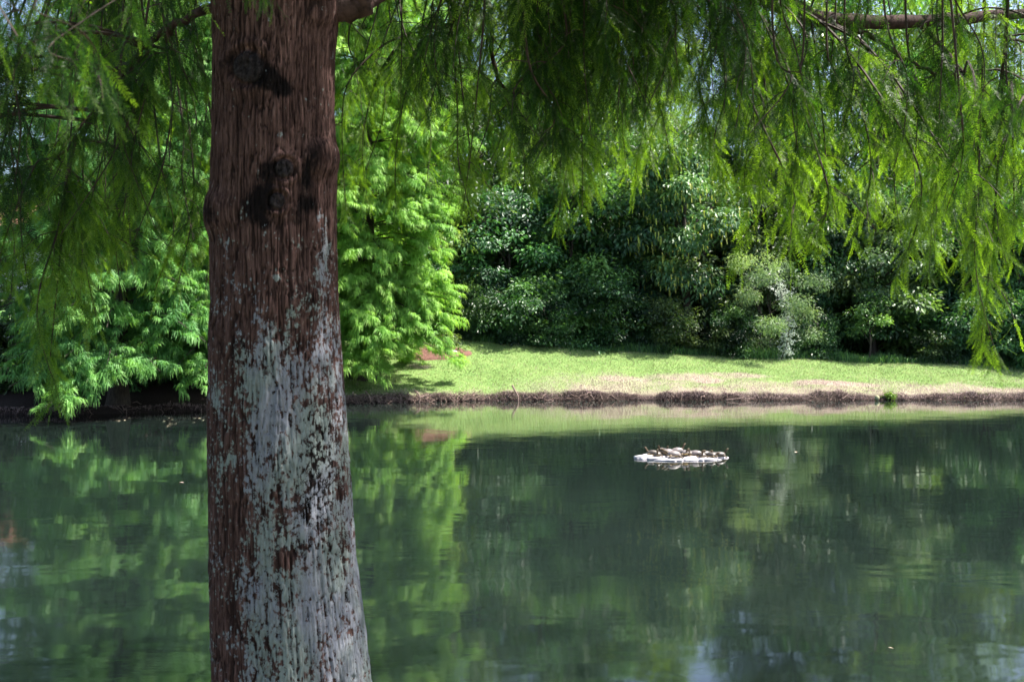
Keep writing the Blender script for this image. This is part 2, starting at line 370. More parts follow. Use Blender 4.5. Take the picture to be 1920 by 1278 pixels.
def build_water():
    m, nt, out = new_mat('pond_water')
    tc = nt.nodes.new('ShaderNodeTexCoord')
    def nz(sc, st, det, dist=0.0):
        mp = nt.nodes.new('ShaderNodeMapping'); mp.inputs['Scale'].default_value = st; L(nt, tc.outputs['Object'], mp.inputs[0])
        n = N(nt, 'ShaderNodeTexNoise', Scale=sc, Detail=det, Roughness=0.55, Distortion=dist); L(nt, mp.outputs[0], n.inputs['Vector']); return n.outputs['Fac']
    big = nz(0.11, (1, 1.2, 1), 3.0)
    swell = nz(1.1, (0.8, 1.15, 1), 2.0, 0.4)
    rip = nz(6.5, (0.5, 1.5, 1), 3.0, 0.3)
    amp = ss_node(nt, nz(0.16, (0.6, 2.0, 1), 4.0, 0.6), 0.46, 0.66)
    h = math_(nt, 'ADD', math_(nt, 'MULTIPLY', swell, 1.0), math_(nt, 'MULTIPLY', rip, math_(nt, 'MULTIPLY_ADD', amp, 0.16, 0.04)))
    b = nt.nodes.new('ShaderNodeBump'); b.inputs['Strength'].default_value = 1.0; b.inputs['Distance'].default_value = 0.0042
    L(nt, h, b.inputs['Height'])
    p = nt.nodes.new('ShaderNodeBsdfPrincipled')
    col = ramp(nt, big, [(0.3, (0.0058, 0.0106, 0.0088)), (0.7, (0.0100, 0.0158, 0.0134))])
    L(nt, col, p.inputs['Base Color'])
    p.inputs['Roughness'].default_value = 0.045; p.inputs['IOR'].default_value = 1.40; p.inputs['Specular IOR Level'].default_value = 1.0
    p.inputs['Subsurface Weight'].default_value = 1.0; p.inputs['Subsurface Radius'].default_value = (1.0, 1.0, 1.0); p.inputs['Subsurface Scale'].default_value = 1.2; p.subsurface_method = 'BURLEY'
    L(nt, b.outputs[0], p.inputs['Normal']); L(nt, p.outputs[0], out.inputs[0])
    xs = np.linspace(-70, 70, 15); ys = np.linspace(2.5, 38, 8)
    X, Y = np.meshgrid(xs, ys); V = np.stack([X, Y, 0 * X], -1).reshape(-1, 3); nx = len(xs)
    i = np.arange(len(ys) - 1)[:, None] * nx; j = np.arange(nx - 1)[None]
    Q = np.stack([i + j, i + j + 1, i + nx + j + 1, i + nx + j], -1).reshape(-1, 4)
    tag(obj('water', mesh_data('water', V, Q, m)), kind='structure')

build_ground(); build_water()

# ------------------------------------------------------------------ grass
def blades(name, X, Y, H, W, lean, rng, mat, attrs, z=None, label=None):
    n = len(X); Z = ground(X, Y) - 0.01 if z is None else z
    az = rng.uniform(0, 2 * np.pi, n); la = rng.uniform(0, 2 * np.pi, n); le = rng.uniform(0, 1, n) * lean
    B = np.stack([X, Y, Z], -1); S = np.stack([np.cos(az), np.sin(az), 0 * az], -1) * (W / 2)[:, None]
    Ld = np.stack([np.cos(la), np.sin(la), 0 * la], -1)
    mid = B + Ld * (H * le * 0.35)[:, None] + np.array([0, 0, 1]) * (H * 0.6)[:, None]
    tip = B + Ld * (H * le)[:, None] + np.array([0, 0, 1]) * (H * (1 - 0.35 * le))[:, None]
    V = np.stack([B - S, B + S, mid + S * 0.75, tip, mid - S * 0.75], 1)
    # two quads sharing the middle: base quad and tip as degenerate-free kite
    V = np.stack([B - S, B + S, mid + S * 0.75, mid - S * 0.75, tip + S * 0.12, tip - S * 0.12], 1).reshape(-1, 3)
    k = np.arange(n)[:, None] * 6
    Q = np.concatenate([k + np.array([[0, 1, 2, 3]]), k + np.array([[3, 2, 4, 5]])], 0)
    A = {a: np.repeat(v, 6) for a, v in attrs.items()}
    o = obj(name, mesh_data(name, V, Q, mat, A)); tag(o, label, 'grass', kind='stuff'); return o

def grass_material():
    m, nt, out = new_mat('lawn_blades')
    g = ramp(nt, attr(nt, 'tint'), [(0.0, (0.13, 0.20, 0.055)), (0.5, (0.26, 0.33, 0.115)), (1.0, (0.45, 0.48, 0.23))])
    dcol = ramp(nt, attr(nt, 'tint'), [(0.0, (0.22, 0.15, 0.145)), (0.5, (0.46, 0.34, 0.325)), (1.0, (0.70, 0.57, 0.52))])
    c = mixc(nt, attr(nt, 'dry'), g, dcol)
    p = nt.nodes.new('ShaderNodeBsdfPrincipled'); L(nt, c, p.inputs['Base Color']); p.inputs['Roughness'].default_value = 0.6; p.inputs['Specular IOR Level'].default_value = 0.25
    t = nt.nodes.new('ShaderNodeBsdfTranslucent'); L(nt, c, t.inputs[0])
    mx = nt.nodes.new('ShaderNodeMixShader'); mx.inputs[0].default_value = 0.35
    L(nt, p.outputs[0], mx.inputs[1]); L(nt, t.outputs[0], mx.inputs[2]); L(nt, mx.outputs[0], out.inputs[0]); return m

def build_grass():
    rng = np.random.default_rng(11); gm = grass_material()
    n = 120000
    X = rng.uniform(-9, 24.5, n); yf = y_far(X); Y = yf + 0.10 + (41.3 - yf) * rng.uniform(0, 1, n) ** 1.15
    keep = ~((((X + 3.0) / 1.3) ** 2 + ((Y - 38.6) / .85) ** 2) < 1) & (rng.uniform(0, 1, n) < ss(-9.2, -6.2, X))
    X, Y = X[keep], Y[keep]; n = len(X)
    dry = (dry_mask(X, Y) + .10 > rng.uniform(0.05, 0.8, n)).astype(float)
    pat = fbm(X * 1.3, Y * 1.3, 0, 71, 3)
    H = rng.uniform(0.03, 0.085, n) * (1 + 0.8 * ss(40.3, 41.3, Y)); W = rng.uniform(0.008, 0.02, n)
    blades('lawn_grass', X, Y, H, W, 0.8, rng, gm, {'tint': np.clip(pat * 1.1 - 0.05 + rng.normal(0, 0.22, n), 0, 1), 'dry': dry}, label='short mown grass of the sunlit far bank')
    n = 26000
    X = rng.uniform(-2.5, 24.5, n); Y = 40.3 + rng.gamma(2.0, 0.45, n) + 0.5 * (vnoise(X * 0.8, 1.0, 0, 77) - 0.5)
    H = rng.uniform(0.18, 0.5, n) * (0.45 + 0.9 * vnoise(X * 0.9, Y * 0.9, 0, 78)); W = rng.uniform(0.010, 0.022, n)
    blades('tall_grass', X, Y, H, W, 0.9, rng, M_wood, {'tint': np.clip(0.62 + rng.normal(0, 0.2, n), 0, 1)}, label='taller uncut grass along the foot of the wood')
    n = 23000      # dead grass and rootlets hanging over the bank's face
    X = rng.uniform(-17, 24.5, n); Y = y_far(X) + rng.uniform(-0.04, 0.30, n)
    m = leaf_mat('bank_thatch', (0.018, 0.011, 0.012), (0.085, 0.056, 0.056), (0.34, 0.25, 0.235), 0.15, (1, 1, 1), 0.8, 0.1)
    H = rng.uniform(0.025, 0.10, n) * (0.3 + 1.2 * vnoise(X * 1.7, 3, 0, 79)); W = rng.uniform(0.010, 0.022, n)
    blades('bank_thatch', X, Y, H, W, 1.6, rng, m, {'tint': np.clip(0.26 + 2.0 * (Y - y_far(X)) + rng.normal(0, 0.27, n), 0, 1)}, label='dead brown grass hanging over the eroded bank')
    n = 9000
    X = rng.uniform(-6, 6, n); Y = rng.uniform(1.0, 4.3, n)
    keep = (np.hypot(X + 0.82, Y - 3.5) > 0.45) & (Y < y_near(X) - 0.45); X, Y = X[keep], Y[keep]; n = len(X)
    blades('shore_grass', X, Y, rng.uniform(0.05, 0.14, n), rng.uniform(0.003, 0.007, n), 0.8, rng, gm, {'tint': np.clip(rng.normal(0.35, 0.2, n), 0, 1), 'dry': (rng.uniform(0, 1, n) < 0.2).astype(float)}, label='grass of the near shore round the cypress foot')
build_grass()

def build_bank_roots():
    rng = np.random.default_rng(5); mb = MB()
    for i in range(560):
        x = -6.6 + 5.6 * rng.uniform() ** 1.15 if rng.uniform() < 0.6 else (rng.uniform(-2, 24) if rng.uniform() < .65 else rng.uniform(-17, -6))
        y = float(y_far(x)) + rng.uniform(-0.05, 0.22); z = rng.uniform(0.04, 0.30)
        n = 5; d = rng.normal(0, 1, 3); d[2] = -abs(d[2]) * 0.8; d[1] = -abs(d[1]) * 0.5; d /= np.linalg.norm(d)
        l = rng.uniform(0.15, 0.5)
        p = np.array([x, y, z]) + d * l * np.linspace(0, 1, n)[:, None] + rng.normal(0, 0.03, (n, 3))
        mb.tube(p, np.linspace(rng.uniform(0.008, 0.018), 0.004, n), 4)
    o = obj('bank_roots', mb.mesh('bank_roots', M_root, True)); tag(o, 'tangle of pale dead roots along the eroded bank', 'roots', kind='stuff')
build_bank_roots()

# mulch bed under the lit cypress
def build_mulch():
    rng = np.random.default_rng(3)
    th = np.linspace(0, 2 * np.pi, 49)[:-1]; rr = np.linspace(0, 1, 14)
    cx, cy_ = -3.0, 38.6
    wob = 1 + 0.12 * np.sin(3 * th + 1) + 0.08 * np.sin(5 * th)
    X = cx + rr[:, None] * 1.3 * (wob * np.cos(th))[None]; Y = cy_ + rr[:, None] * 0.85 * (wob * np.sin(th))[None]
    Z = ground(X, Y) + 0.03 + 0.16 * (1 - rr[:, None] ** 2) + 0.06 * (vnoise(X * 7, Y * 7, 0, 4) - 0.5)
    Z[-1] -= 0.08
    V = np.stack([X, Y, Z], -1).reshape(-1, 3); n = 48; i = np.arange(13)[:, None] * n; j = np.arange(n)[None]; j2 = (j + 1) % n
    Q = np.stack([i + j, i + j2, i + n + j2, i + n + j], -1).reshape(-1, 4)
    m = simple_mat('red_mulch', (0.07, 0.034, 0.028), (0.21, 0.11, 0.09), 26, 0.9, 0.9, 0.1, bdist=0.05)
    o = obj('mulch_bed', mesh_data('mulch_bed', V, Q, m, None, True)); tag(o, kind='structure')
build_mulch()

# ------------------------------------------------------------------ leaf-spray prototypes
def frond_proto(rng, n=22, length=0.22, leaf=0.027, wid=0.0042):
    """feather of a bald cypress: rachis along +Y with two ranks of flat leaflets"""
    V = []; Q = []; T = []
    bend = rng.uniform(-0.12, 0.12); bz = rng.uniform(-0.25, -0.05)
    def cpos(t): return np.array([bend * t * t * length, t * length, bz * t * t * length])
    for i in range(n):
        t = 0.06 + 0.94 * i / (n - 1)
        c = cpos(t); tan = cpos(min(t + .02, 1.02)) - cpos(t); tan /= np.linalg.norm(tan)
        ll = leaf * (0.55 + 0.45 * math.sin(math.pi * min(1, 0.18 + t * 0.80)))
        if t > 0.85: ll *= 0.75
        for sgn in (-1, 1):
            a = R(rng.uniform(40, 68)); side = np.array([sgn, 0, rng.uniform(-0.35, 0.2)])
            d = side * math.sin(a) + tan * math.cos(a); d /= np.linalg.norm(d)
            l = ll * rng.uniform(0.8, 1.15)
            w = np.cross(d, np.array([rng.uniform(-.4, .4), rng.uniform(-.4, .4), 1.0])); w /= np.linalg.norm(w); w *= wid / 2
            k = len(V)
            V += [c, c + d * l * 0.45 + w, c + d * l, c + d * l * 0.45 - w]; Q.append([k, k + 1, k + 2, k + 3]); T += [0.42 + 0.25 * t] * 4
    # rachis as a thin strip
    for a, b in ((0, .5), (.5, 1)):
        p, q = cpos(a), cpos(b); w = np.array([0.0009, 0, 0]); k = len(V)
        V += [p - w, p + w, q + w * .6, q - w * .6]; Q.append([k, k + 1, k + 2, k + 3]); T += [0.6] * 4
    return np.array(V), np.array(Q), np.array(T)

def blade_spray_proto(rng, nb=64, size=0.62, wid=0.027):
    """drooping plume of a cypress seen from afar: narrow curved blades along an axis"""
    V = []; Q = []; T = []
    for i in range(nb):
        t = rng.uniform(0.0, 1.0)
        p = np.array([rng.normal(0, 0.03), t * size * 0.75, -0.10 * t * t + rng.normal(0, 0.02)])
        az = rng.uniform(-1.35, 1.35) * (1 - 0.45 * t)
        s = np.array([math.sin(az), math.cos(az), 0.0]); l = size * rng.uniform(0.20, 0.48)
        p1 = p + s * l * 0.5 + np.array([0, 0, l * 0.10]); p2 = p + s * l * 0.85 + np.array([0, 0, -l * rng.uniform(.1, .75)])
        w = np.cross(s, [rng.uniform(-.7, .7), rng.uniform(-.7, .7), 1.0]); w /= np.linalg.norm(w); w *= wid * rng.uniform(0.5, 1.0) / 2
        k = len(V)
        V += [p - w * .5, p + w * .5, p1 + w, p1 - w, p2 + w * .25, p2 - w * .25]; Q += [[k, k + 1, k + 2, k + 3], [k + 3, k + 2, k + 4, k + 5]]
        tt = 0.38 + 0.2 * t + rng.normal(0, 0.05); T += [tt, tt, tt + .04, tt + .04, tt + .12, tt + .12]
    return np.array(V), np.array(Q), np.array(T)

def leaf_clump_proto(rng, nl=46, rad=0.5, leaf=0.15, wid=0.5, droop=0.3, flat=0.6):
    V = []; Q = []; T = []
    for i in range(nl):
        d = rng.normal(0, 1, 3); d /= np.linalg.norm(d); d[2] = d[2] * flat
        p = d * rad * rng.uniform(0.35, 1.0) ** 0.6
        out_ = d + np.array([0, 0, -droop]) + rng.normal(0, 0.45, 3); out_ /= np.linalg.norm(out_)
        nrm = np.array([0, 0, 1.0]) + 0.6 * d + rng.normal(0, 0.45, 3)
        w = np.cross(out_, nrm); w /= np.linalg.norm(w) + 1e-9
        up = np.cross(w, out_); l = leaf * rng.uniform(0.6, 1.2); ww = l * wid * 0.5
        k = len(V)
        V += [p, p + out_ * l * .5 + w * ww + up * l * .08, p + out_ * l - np.array([0, 0, l * .12]), p + out_ * l * .5 - w * ww + up * l * .08]
        Q.append([k, k + 1, k + 2, k + 3]); T += [0.5 + rng.normal(0, 0.10)] * 4
    return np.array(V), np.array(Q), np.array(T)

rngp = np.random.default_rng(1)
FROND = [frond_proto(rngp, n=int(rngp.integers(18, 26)), length=rngp.uniform(.17, .26)) for _ in range(10)]
FROND_BIG = [frond_proto(rngp, n=9, length=.34, leaf=.075, wid=.02) for _ in range(6)]
PLUME = [blade_spray_proto(rngp) for _ in range(8)]
CLUMP = [leaf_clump_proto(rngp, nl=36, rad=.5, leaf=.20, wid=.5, droop=.5, flat=.5) for _ in range(8)]
CLUMP_S = [leaf_clump_proto(rngp, nl=40, rad=.38, leaf=.14, wid=.5, droop=.4, flat=.55) for _ in range(6)]
CLUMP_L = [leaf_clump_proto(rngp, nl=40, rad=.55, leaf=.24, wid=.42, droop=.9, flat=.8) for _ in range(6)]
CLUMP_F = [leaf_clump_proto(rngp, nl=80, rad=.42, leaf=.11, wid=.26, droop=.5, flat=.7) for _ in range(6)]

# ------------------------------------------------------------------ the foreground cypress
TY = 3.5
_py = [-60, 0, 100, 200, 300, 400, 500, 640, 750, 850, 950, 1050, 1150, 1278, 1360, 1460]
_l = [400, 400, 402, 401, 398, 394, 397, 398, 397, 397, 399, 401, 403, 406, 402, 388]
_r = [640, 638, 631, 628, 631, 630, 632, 637, 644, 650, 658, 665, 676, 692, 712, 752]
def zpx(py): return EYE - (np.asarray(py, float) - HZ) / F * TY
_zk = zpx(_py)[::-1]
_cx = ((np.array(_l) + np.array(_r)) / 2 - 960)[::-1] / F * TY
_rd = (np.array(_r) - np.array(_l))[::-1] / 2 / F * TY
def trunk_axis(z):
    z = np.asarray(z, float)
    cx = np.interp(z, _zk, _cx); rd = np.interp(z, _zk, _rd)
    up = np.clip(z - _zk[-1], 0, None)
    return cx + 0.01 * up, rd * np.clip(1 - up / 10.5, 0.04, 1)

KNOTS = [(465, 128, 29, 0.010, 1), (533, 318, 17, 0.008, 1), (520, 378, 15, 0.008, 1), (604, 296, 26, 0.022, 0), (394, 398, 30, 0.018, 0),
         (600, 20, 26, 0.014, 0), (570, 560, 26, 0.008, 0), (430, 640, 30, 0.006, 0), (545, 860, 40, 0.007, 0)]
def build_trunk(parent):
    zs = np.concatenate([np.linspace(0.45, 3.75, 760), np.linspace(3.78, 13.0, 90)])
    nt_ = 420
    th = np.linspace(0, 2 * np.pi, nt_, endpoint=False)
    TH, ZZ = np.meshgrid(th, zs)
    cx, rd = trunk_axis(ZZ)
    ax, ay = np.cos(TH), np.sin(TH)
    # approximate picture position of each point of the front, for the marks that sit on it
    px = 960 + (cx + rd * ax) / (TY + rd * ay) * F; py = HZ + (EYE - ZZ) / (TY + rd * ay * 0.9) * F
    front = ay < 0.25
    # grain flows round the knots
    shift = 0
    for kx, ky, kr, amp, cap in KNOTS:
        dx, dy = (px - kx) / kr, (py - ky) / kr; r2 = dx * dx + dy * dy
        shift = shift + np.where(front, np.sign(dx + 1e-6) * -0.055 * np.exp(-r2 / 3.5), 0) * (1 - np.exp(-dx * dx * 4))
    gx, gy = np.cos(TH + shift) * 0.22, np.sin(TH + shift) * 0.22
    warp = (fbm(gx * 9, gy * 9, ZZ * 3.0, 101, 3) - 0.5)
    w2 = 0.35 * warp
    n1 = vnoise(gx * 88 + w2 * 5, gy * 88 + w2 * 5, ZZ * 5.0 + warp * 2, 102)
    n2 = vnoise(gx * 190 + w2 * 8, gy * 190 + w2 * 8, ZZ * 13.0, 103)
    n3 = vnoise(gx * 240, gy * 240, ZZ * 42.0, 104)
    n4 = vnoise(gx * 70, gy * 70, ZZ * 26.0, 105)
    rid = 1 - np.abs(2 * n1 - 1); rid2 = 1 - np.abs(2 * n2 - 1)
    fur = ss(0.84, 0.97, rid) + 0.8 * ss(0.86, 0.98, rid2)
    fur = np.clip(fur * (0.55 + 0.9 * n4), 0, 1)
    disp = -0.0070 * ss(0.84, 0.99, rid) * (0.3 + 1.3 * n4) - 0.0045 * ss(0.84, 0.99, rid2) + 0.0025 * (n2 - 0.5) + 0.0035 * (n3 - 0.5) + 0.003 * (n4 - 0.5)
    disp = disp + 0.022 * (fbm(gx * 5, gy * 5, ZZ * 1.6, 110, 3) - 0.5) + 0.010 * np.sin(TH * 5 + 1.3 + ZZ * 0.6) * ss(2.6, 0.7, ZZ)
    knot = np.zeros_like(px); stain = np.zeros_like(px); lich = np.zeros_like(px)
    for kx, ky, kr, amp, cap in KNOTS:
        dx, dy = (px - kx) / kr, (py - ky) / kr; r = np.sqrt(dx * dx + dy * dy)
        b = np.where(front, amp * np.exp(-(r / 1.25) ** 4), 0)
        if cap: b = b - np.where(front, 0.009 * np.exp(-((r - 1.12) / 0.2) ** 2), 0) + np.where(front, 0.008 * np.exp(-((r - 1.6) / 0.35) ** 2), 0) - np.where(front, 0.005 * np.exp(-(r / 0.35) ** 2), 0)
        if cap: knot = np.maximum(knot, np.where(front, ss(1.05, .92, r), 0))
        disp = disp + b
    # left burl reaches the silhouette
    def blob(x0, y0, rx, ry): return np.where(front, np.exp(-(((px - x0) / rx) ** 2 + ((py - y0) / ry) ** 2)), 0)
    for x0, y0, rx, ry, a in [(465, 128, 44, 36, .55), (500, 150, 34, 26, .75), (532, 172, 22, 18, .85), (425, 120, 22, 40, .35), (520, 315, 34, 18, .75), (575, 335, 16, 34, .75), (497, 365, 30, 42, .80),
                              (465, 395, 30, 34, .55), (575, 385, 34, 22, .65), (398, 400, 20, 34, .6), (585, 285, 16, 26, .6), (450, 650, 22, 60, .5), (510, 660, 40, 50, .35),
                              (600, 830, 40, 130, .45), (545, 860, 24, 40, .3), (560, 970, 50, 70, .25), (405, 620, 12, 80, .4), (480, 235, 24, 40, .35), (500, 560, 40, 30, .3), (640, 1100, 40, 120, .3), (585, 565, 28, 14, .6), (600, 900, 60, 180, .32), (560, 420, 20, 20, .5), (430, 980, 24, 160, .2), (500, 420, 26, 18, .4)]:
        stain += a * blob(x0, y0, rx, ry)
    u = np.clip((px - (960 + (cx - rd) / TY * F)) / (2 * rd / TY * F), 0, 1)
    lich = 0.13 + 0.24 * ss(360, 560, py) + ss(560, 800, py) * (0.07 + 0.36 * ss(0.10, 0.34, u)) + 0.20 * ss(930, 1100, py) * ss(0.05, 0.3, u) + 0.06 * ss(0.78, 0.95, u) * ss(350, 500, py)
    for x0, y0, rx, ry, a in [(528, 254, 9, 11, .62), (569, 254, 6, 9, .62), (450, 400, 16, 26, .38), (420, 455, 16, 14, .4), (605, 510, 18, 70, .45), (480, 575, 10, 40, .42), (520, 520, 14, 14, .42), (548, 590, 14, 26, .4),
                              (505, 650, 30, 40, .42), (500, 735, 50, 45, .45), (520, 830, 45, 80, .30), (465, 690, 20, 40, .2), (610, 640, 25, 60, .28), (600, 25, 10, 10, .5), (566, 120, 6, 10, .5), (585, 108, 4, 8, .4),
                              (570, 455, 14, 12, .45), (615, 460, 8, 30, .35), (430, 858, 20, 16, .4), (405, 740, 8, 40, .4), (450, 560, 10, 16, .35), (545, 405, 10, 10, .35), (600, 405, 14, 10, .4),
                              (535, 1045, 20, 26, -.75), (455, 900, 16, 120, -.15), (600, 820, 45, 110, -.08), (575, 190, 5, 12, .4), (628, 105, 4, 12, .4), (415, 180, 6, 30, .3)]:
        lich += a * blob(x0, y0, rx, ry)
    lich = np.where(front, lich, 0.35 * ss(2.6, 1.4, ZZ))
    rr = rd + disp * np.where(ZZ < 3.8, 1, 0.6)
    V = np.stack([cx + rr * ax, TY + rr * ay, ZZ], -1)
    m = len(zs); i = np.arange(m - 1)[:, None] * nt_; j = np.arange(nt_)[None]; j2 = (j + 1) % nt_
    Q = np.stack([i + j, i + j2, i + nt_ + j2, i + nt_ + j], -1).reshape(-1, 4)
    obj('trunk', mesh_data('trunk', V.reshape(-1, 3), Q, trunk_material(), {'furrow': fur.ravel(), 'stain': stain.ravel(), 'lichen': lich.ravel(), 'knot': knot.ravel()}, True), parent)

def build_near_cypress():
    rng = np.random.default_rng(42)
    root = empty('bald_cypress', (0, 0, 0), 'big near cypress with reddish lichen-patched trunk and feathery drooping branches', 'tree')
    build_trunk(root)
    T0 = lambda z: np.array([float(trunk_axis(z)[0]), TY, z])
    limbs = []          # (path, r0, r1)
    # limbs the photograph shows
    limbs.append((spline([T0(3.42) + [-.1, .1, 0], P(385, 18, 3.65), P(340, 42, 3.8), P(290, 72, 3.95), P(245, 118, 4.1), P(165, 235, 4.4), P(60, 345, 4.8)], 40), 0.019, 0.008))
    limbs.append((spline([T0(4.3), P(900, -160, 4.2), P(1250, -80, 5.0), P(1400, -22, 5.3), P(1490, 18, 5.5), P(1570, 40, 5.7), P(1740, 40, 6.1), P(1920, 24, 6.5), P(2080, 10, 7.0)], 50), 0.085, 0.024))
    limbs.append((spline([P(1570, 40, 5.8), P(1640, 72, 5.9), P(1695, 108, 6.0), P(1760, 142, 6.1), P(1800, 146, 6.3)], 24), 0.022, 0.006))
    limbs.append((spline([P(1720, 41, 6.15), P(1770, 95, 6.0), P(1822, 150, 5.9), P(1900, 178, 5.8), P(1990, 215, 5.7)], 24), 0.018, 0.006))
    limbs.append((spline([P(1740, 44, 6.2), P(1830, 64, 6.4), P(1925, 80, 6.7), P(2050, 120, 7.0)], 20), 0.016, 0.006))
    limbs.append((spline([T0(3.36) + [.15, 0, 0], P(660, 18, 3.5), P(700, -8, 3.55), P(760, -60, 3.8), P(880, -110, 4.6), P(1000, -60, 5.6), P(1080, 60, 6.4)], 40), 0.055, 0.006))
    limbs.append((spline([T0(4.0), P(640, -140, 4.2), P(760, -60, 5.2), P(860, 20, 5.8), P(835, 50, 6.0), P(770, 62, 6.2)], 40), 0.035, 0.006))
    limbs.append((spline([T0(4.6), P(760, -200, 4.6), P(900, -60, 5.8), P(935, 150, 6.0), P(1010, 178, 6.2)], 40), 0.03, 0.005))
    # the rest of the whorls, above the frame, reaching out over the water and to the sides
    for az, z0, ln, ze in [(-92, 4.0, 4.8, 4.0), (-78, 4.6, 4.6, 4.3), (-62, 4.3, 4.6, 4.6), (-45, 5.2, 5.2, 4.9), (-30, 4.2, 4.6, 4.8), (-15, 4.8, 5.0, 5.0), (0, 4.4, 5.0, 5.0), (14, 5.3, 5.4, 5.1), (28, 4.5, 5.2, 5.0), (40, 4.9, 5.8, 5.2),
                           (50, 4.2, 5.4, 4.8), (60, 5.0, 5.6, 4.9), (72, 4.5, 5.2, 4.4), (86, 4.9, 4.8, 4.2), (-115, 4.3, 4.0, 3.7), (112, 4.6, 4.2, 4.0), (150, 5.2, 3.6, 4.3), (-150, 5.0, 3.4, 4.2), (180, 4.7, 3.2, 4.2)]:
        a = R(az); d = np.array([math.sin(a), math.cos(a), 0])
        p0 = T0(z0); k = rng.uniform(-.3, .3)
        side = np.array([d[1], -d[0], 0]) * k
        pts = [p0, p0 + d * ln * .3 + [0, 0, .45] + side * .5, p0 + d * ln * .65 + [0, 0, (ze - z0) * .5 + .45] + side, p0 + d * ln + [0, 0, ze - z0]]
        limbs.append((spline(pts, 36), rng.uniform(0.032, 0.05), 0.008))
    # upper whorls: shade the trunk as the real crown does
    for i in range(34):
        z0 = 5.6 + 6.6 * (i / 34) ** 0.9; a = i * 2.399 + rng.uniform(-.3, .3); ln = (5.6 - (z0 - 5.0) * 0.62) * rng.uniform(.8, 1.05)
        d = np.array([math.sin(a), math.cos(a), 0]); p0 = T0(z0)
        limbs.append((spline([p0, p0 + d * ln * .5 + [0, 0, .35], p0 + d * ln + [0, 0, rng.uniform(-.5, .1)]], 24), 0.03, 0.006))
    NV = 8; NL = 8 + 19
    tw = [MB() for _ in limbs]; fo = [MB() for _ in limbs]
    allp = np.concatenate([l[0] for l in limbs[:NL]]); own = np.concatenate([np.full(len(l[0]), i) for i, l in enumerate(limbs[:NL])])

    def hang_spray(top, tip, nf, tint, scale, dens=1.0, own_limb=None):
        """a hanging twig from the nearest limb down to its tip, clothed in fronds and short side twigs"""
        mid = (top + tip) / 2 + rng.normal(0, .05, 3) * [1, 1, .3]
        if own_limb is None:
            dv = allp - top; dist = np.hypot(dv[:, 0], dv[:, 1]) * 1.0 + np.abs(dv[:, 2] - 0.35) * 0.8 + np.where(dv[:, 2] < 0.02, 3, 0)
            k = int(np.argmin(dist)); li = int(own[k]); a = allp[k]
        else: li, a = own_limb
        bow = (a + top) / 2 + [0, 0, 0.12 * np.linalg.norm(a - top)]
        path = spline([a, bow, top, mid, tip], 26)
        tw[li].tube(path, np.linspace(0.0085, 0.0018, 26) * scale ** .5 * (.3 if tip[1] < 3.2 else 1), 4)
        seg = path[6:]; m = len(seg)
        L_ = np.linalg.norm(top - tip)
        def fronds(pts, tang, n, t0):
            s = rng.uniform(0, 1, n) ** 0.85; idx = s * (len(pts) - 1); i0 = np.minimum(idx.astype(int), len(pts) - 2); f = (idx - i0)[:, None]
            pos = pts[i0] * (1 - f) + pts[i0 + 1] * f
            az = rng.uniform(0, 2 * np.pi, n); out_ = np.stack([np.cos(az), np.sin(az), 0 * az], -1)
            D = out_ * rng.uniform(.25, .8, n)[:, None] + np.array([0, 0, -1.0]) * rng.uniform(.55, 1.1, n)[:, None] + tang * .25
            return pos, D, s
        n = max(6, int(nf * dens * 1.25))
        tang = (tip - top) / (L_ + 1e-6)
        pos, D, s = fronds(seg, tang, n, tint)
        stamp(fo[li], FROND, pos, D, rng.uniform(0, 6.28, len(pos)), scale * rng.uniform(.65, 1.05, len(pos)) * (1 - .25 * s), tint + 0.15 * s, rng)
        ns = max(2, int(nf / 9 * dens))
        for q in range(ns):
            u = rng.uniform(.05, .8); b = seg[int(u * (m - 1))]
            az = rng.uniform(0, 6.28); l = rng.uniform(.12, .34) * scale
            e = b + np.array([math.cos(az) * l * .75, math.sin(az) * l * .75, -l * rng.uniform(.25, .8)])
            pp = spline([b, (b + e) / 2 + [0, 0, l * .12], e], 6); tw[li].tube(pp, np.linspace(.003, .0014, 6), 3)
            pos, D, s = fronds(pp, (e - b) / l, int(8 * dens) + 2, tint)
            stamp(fo[li], FROND, pos, D, rng.uniform(0, 6.28, len(pos)), scale * rng.uniform(.55, .95, len(pos)), tint + .1 + .1 * s, rng)

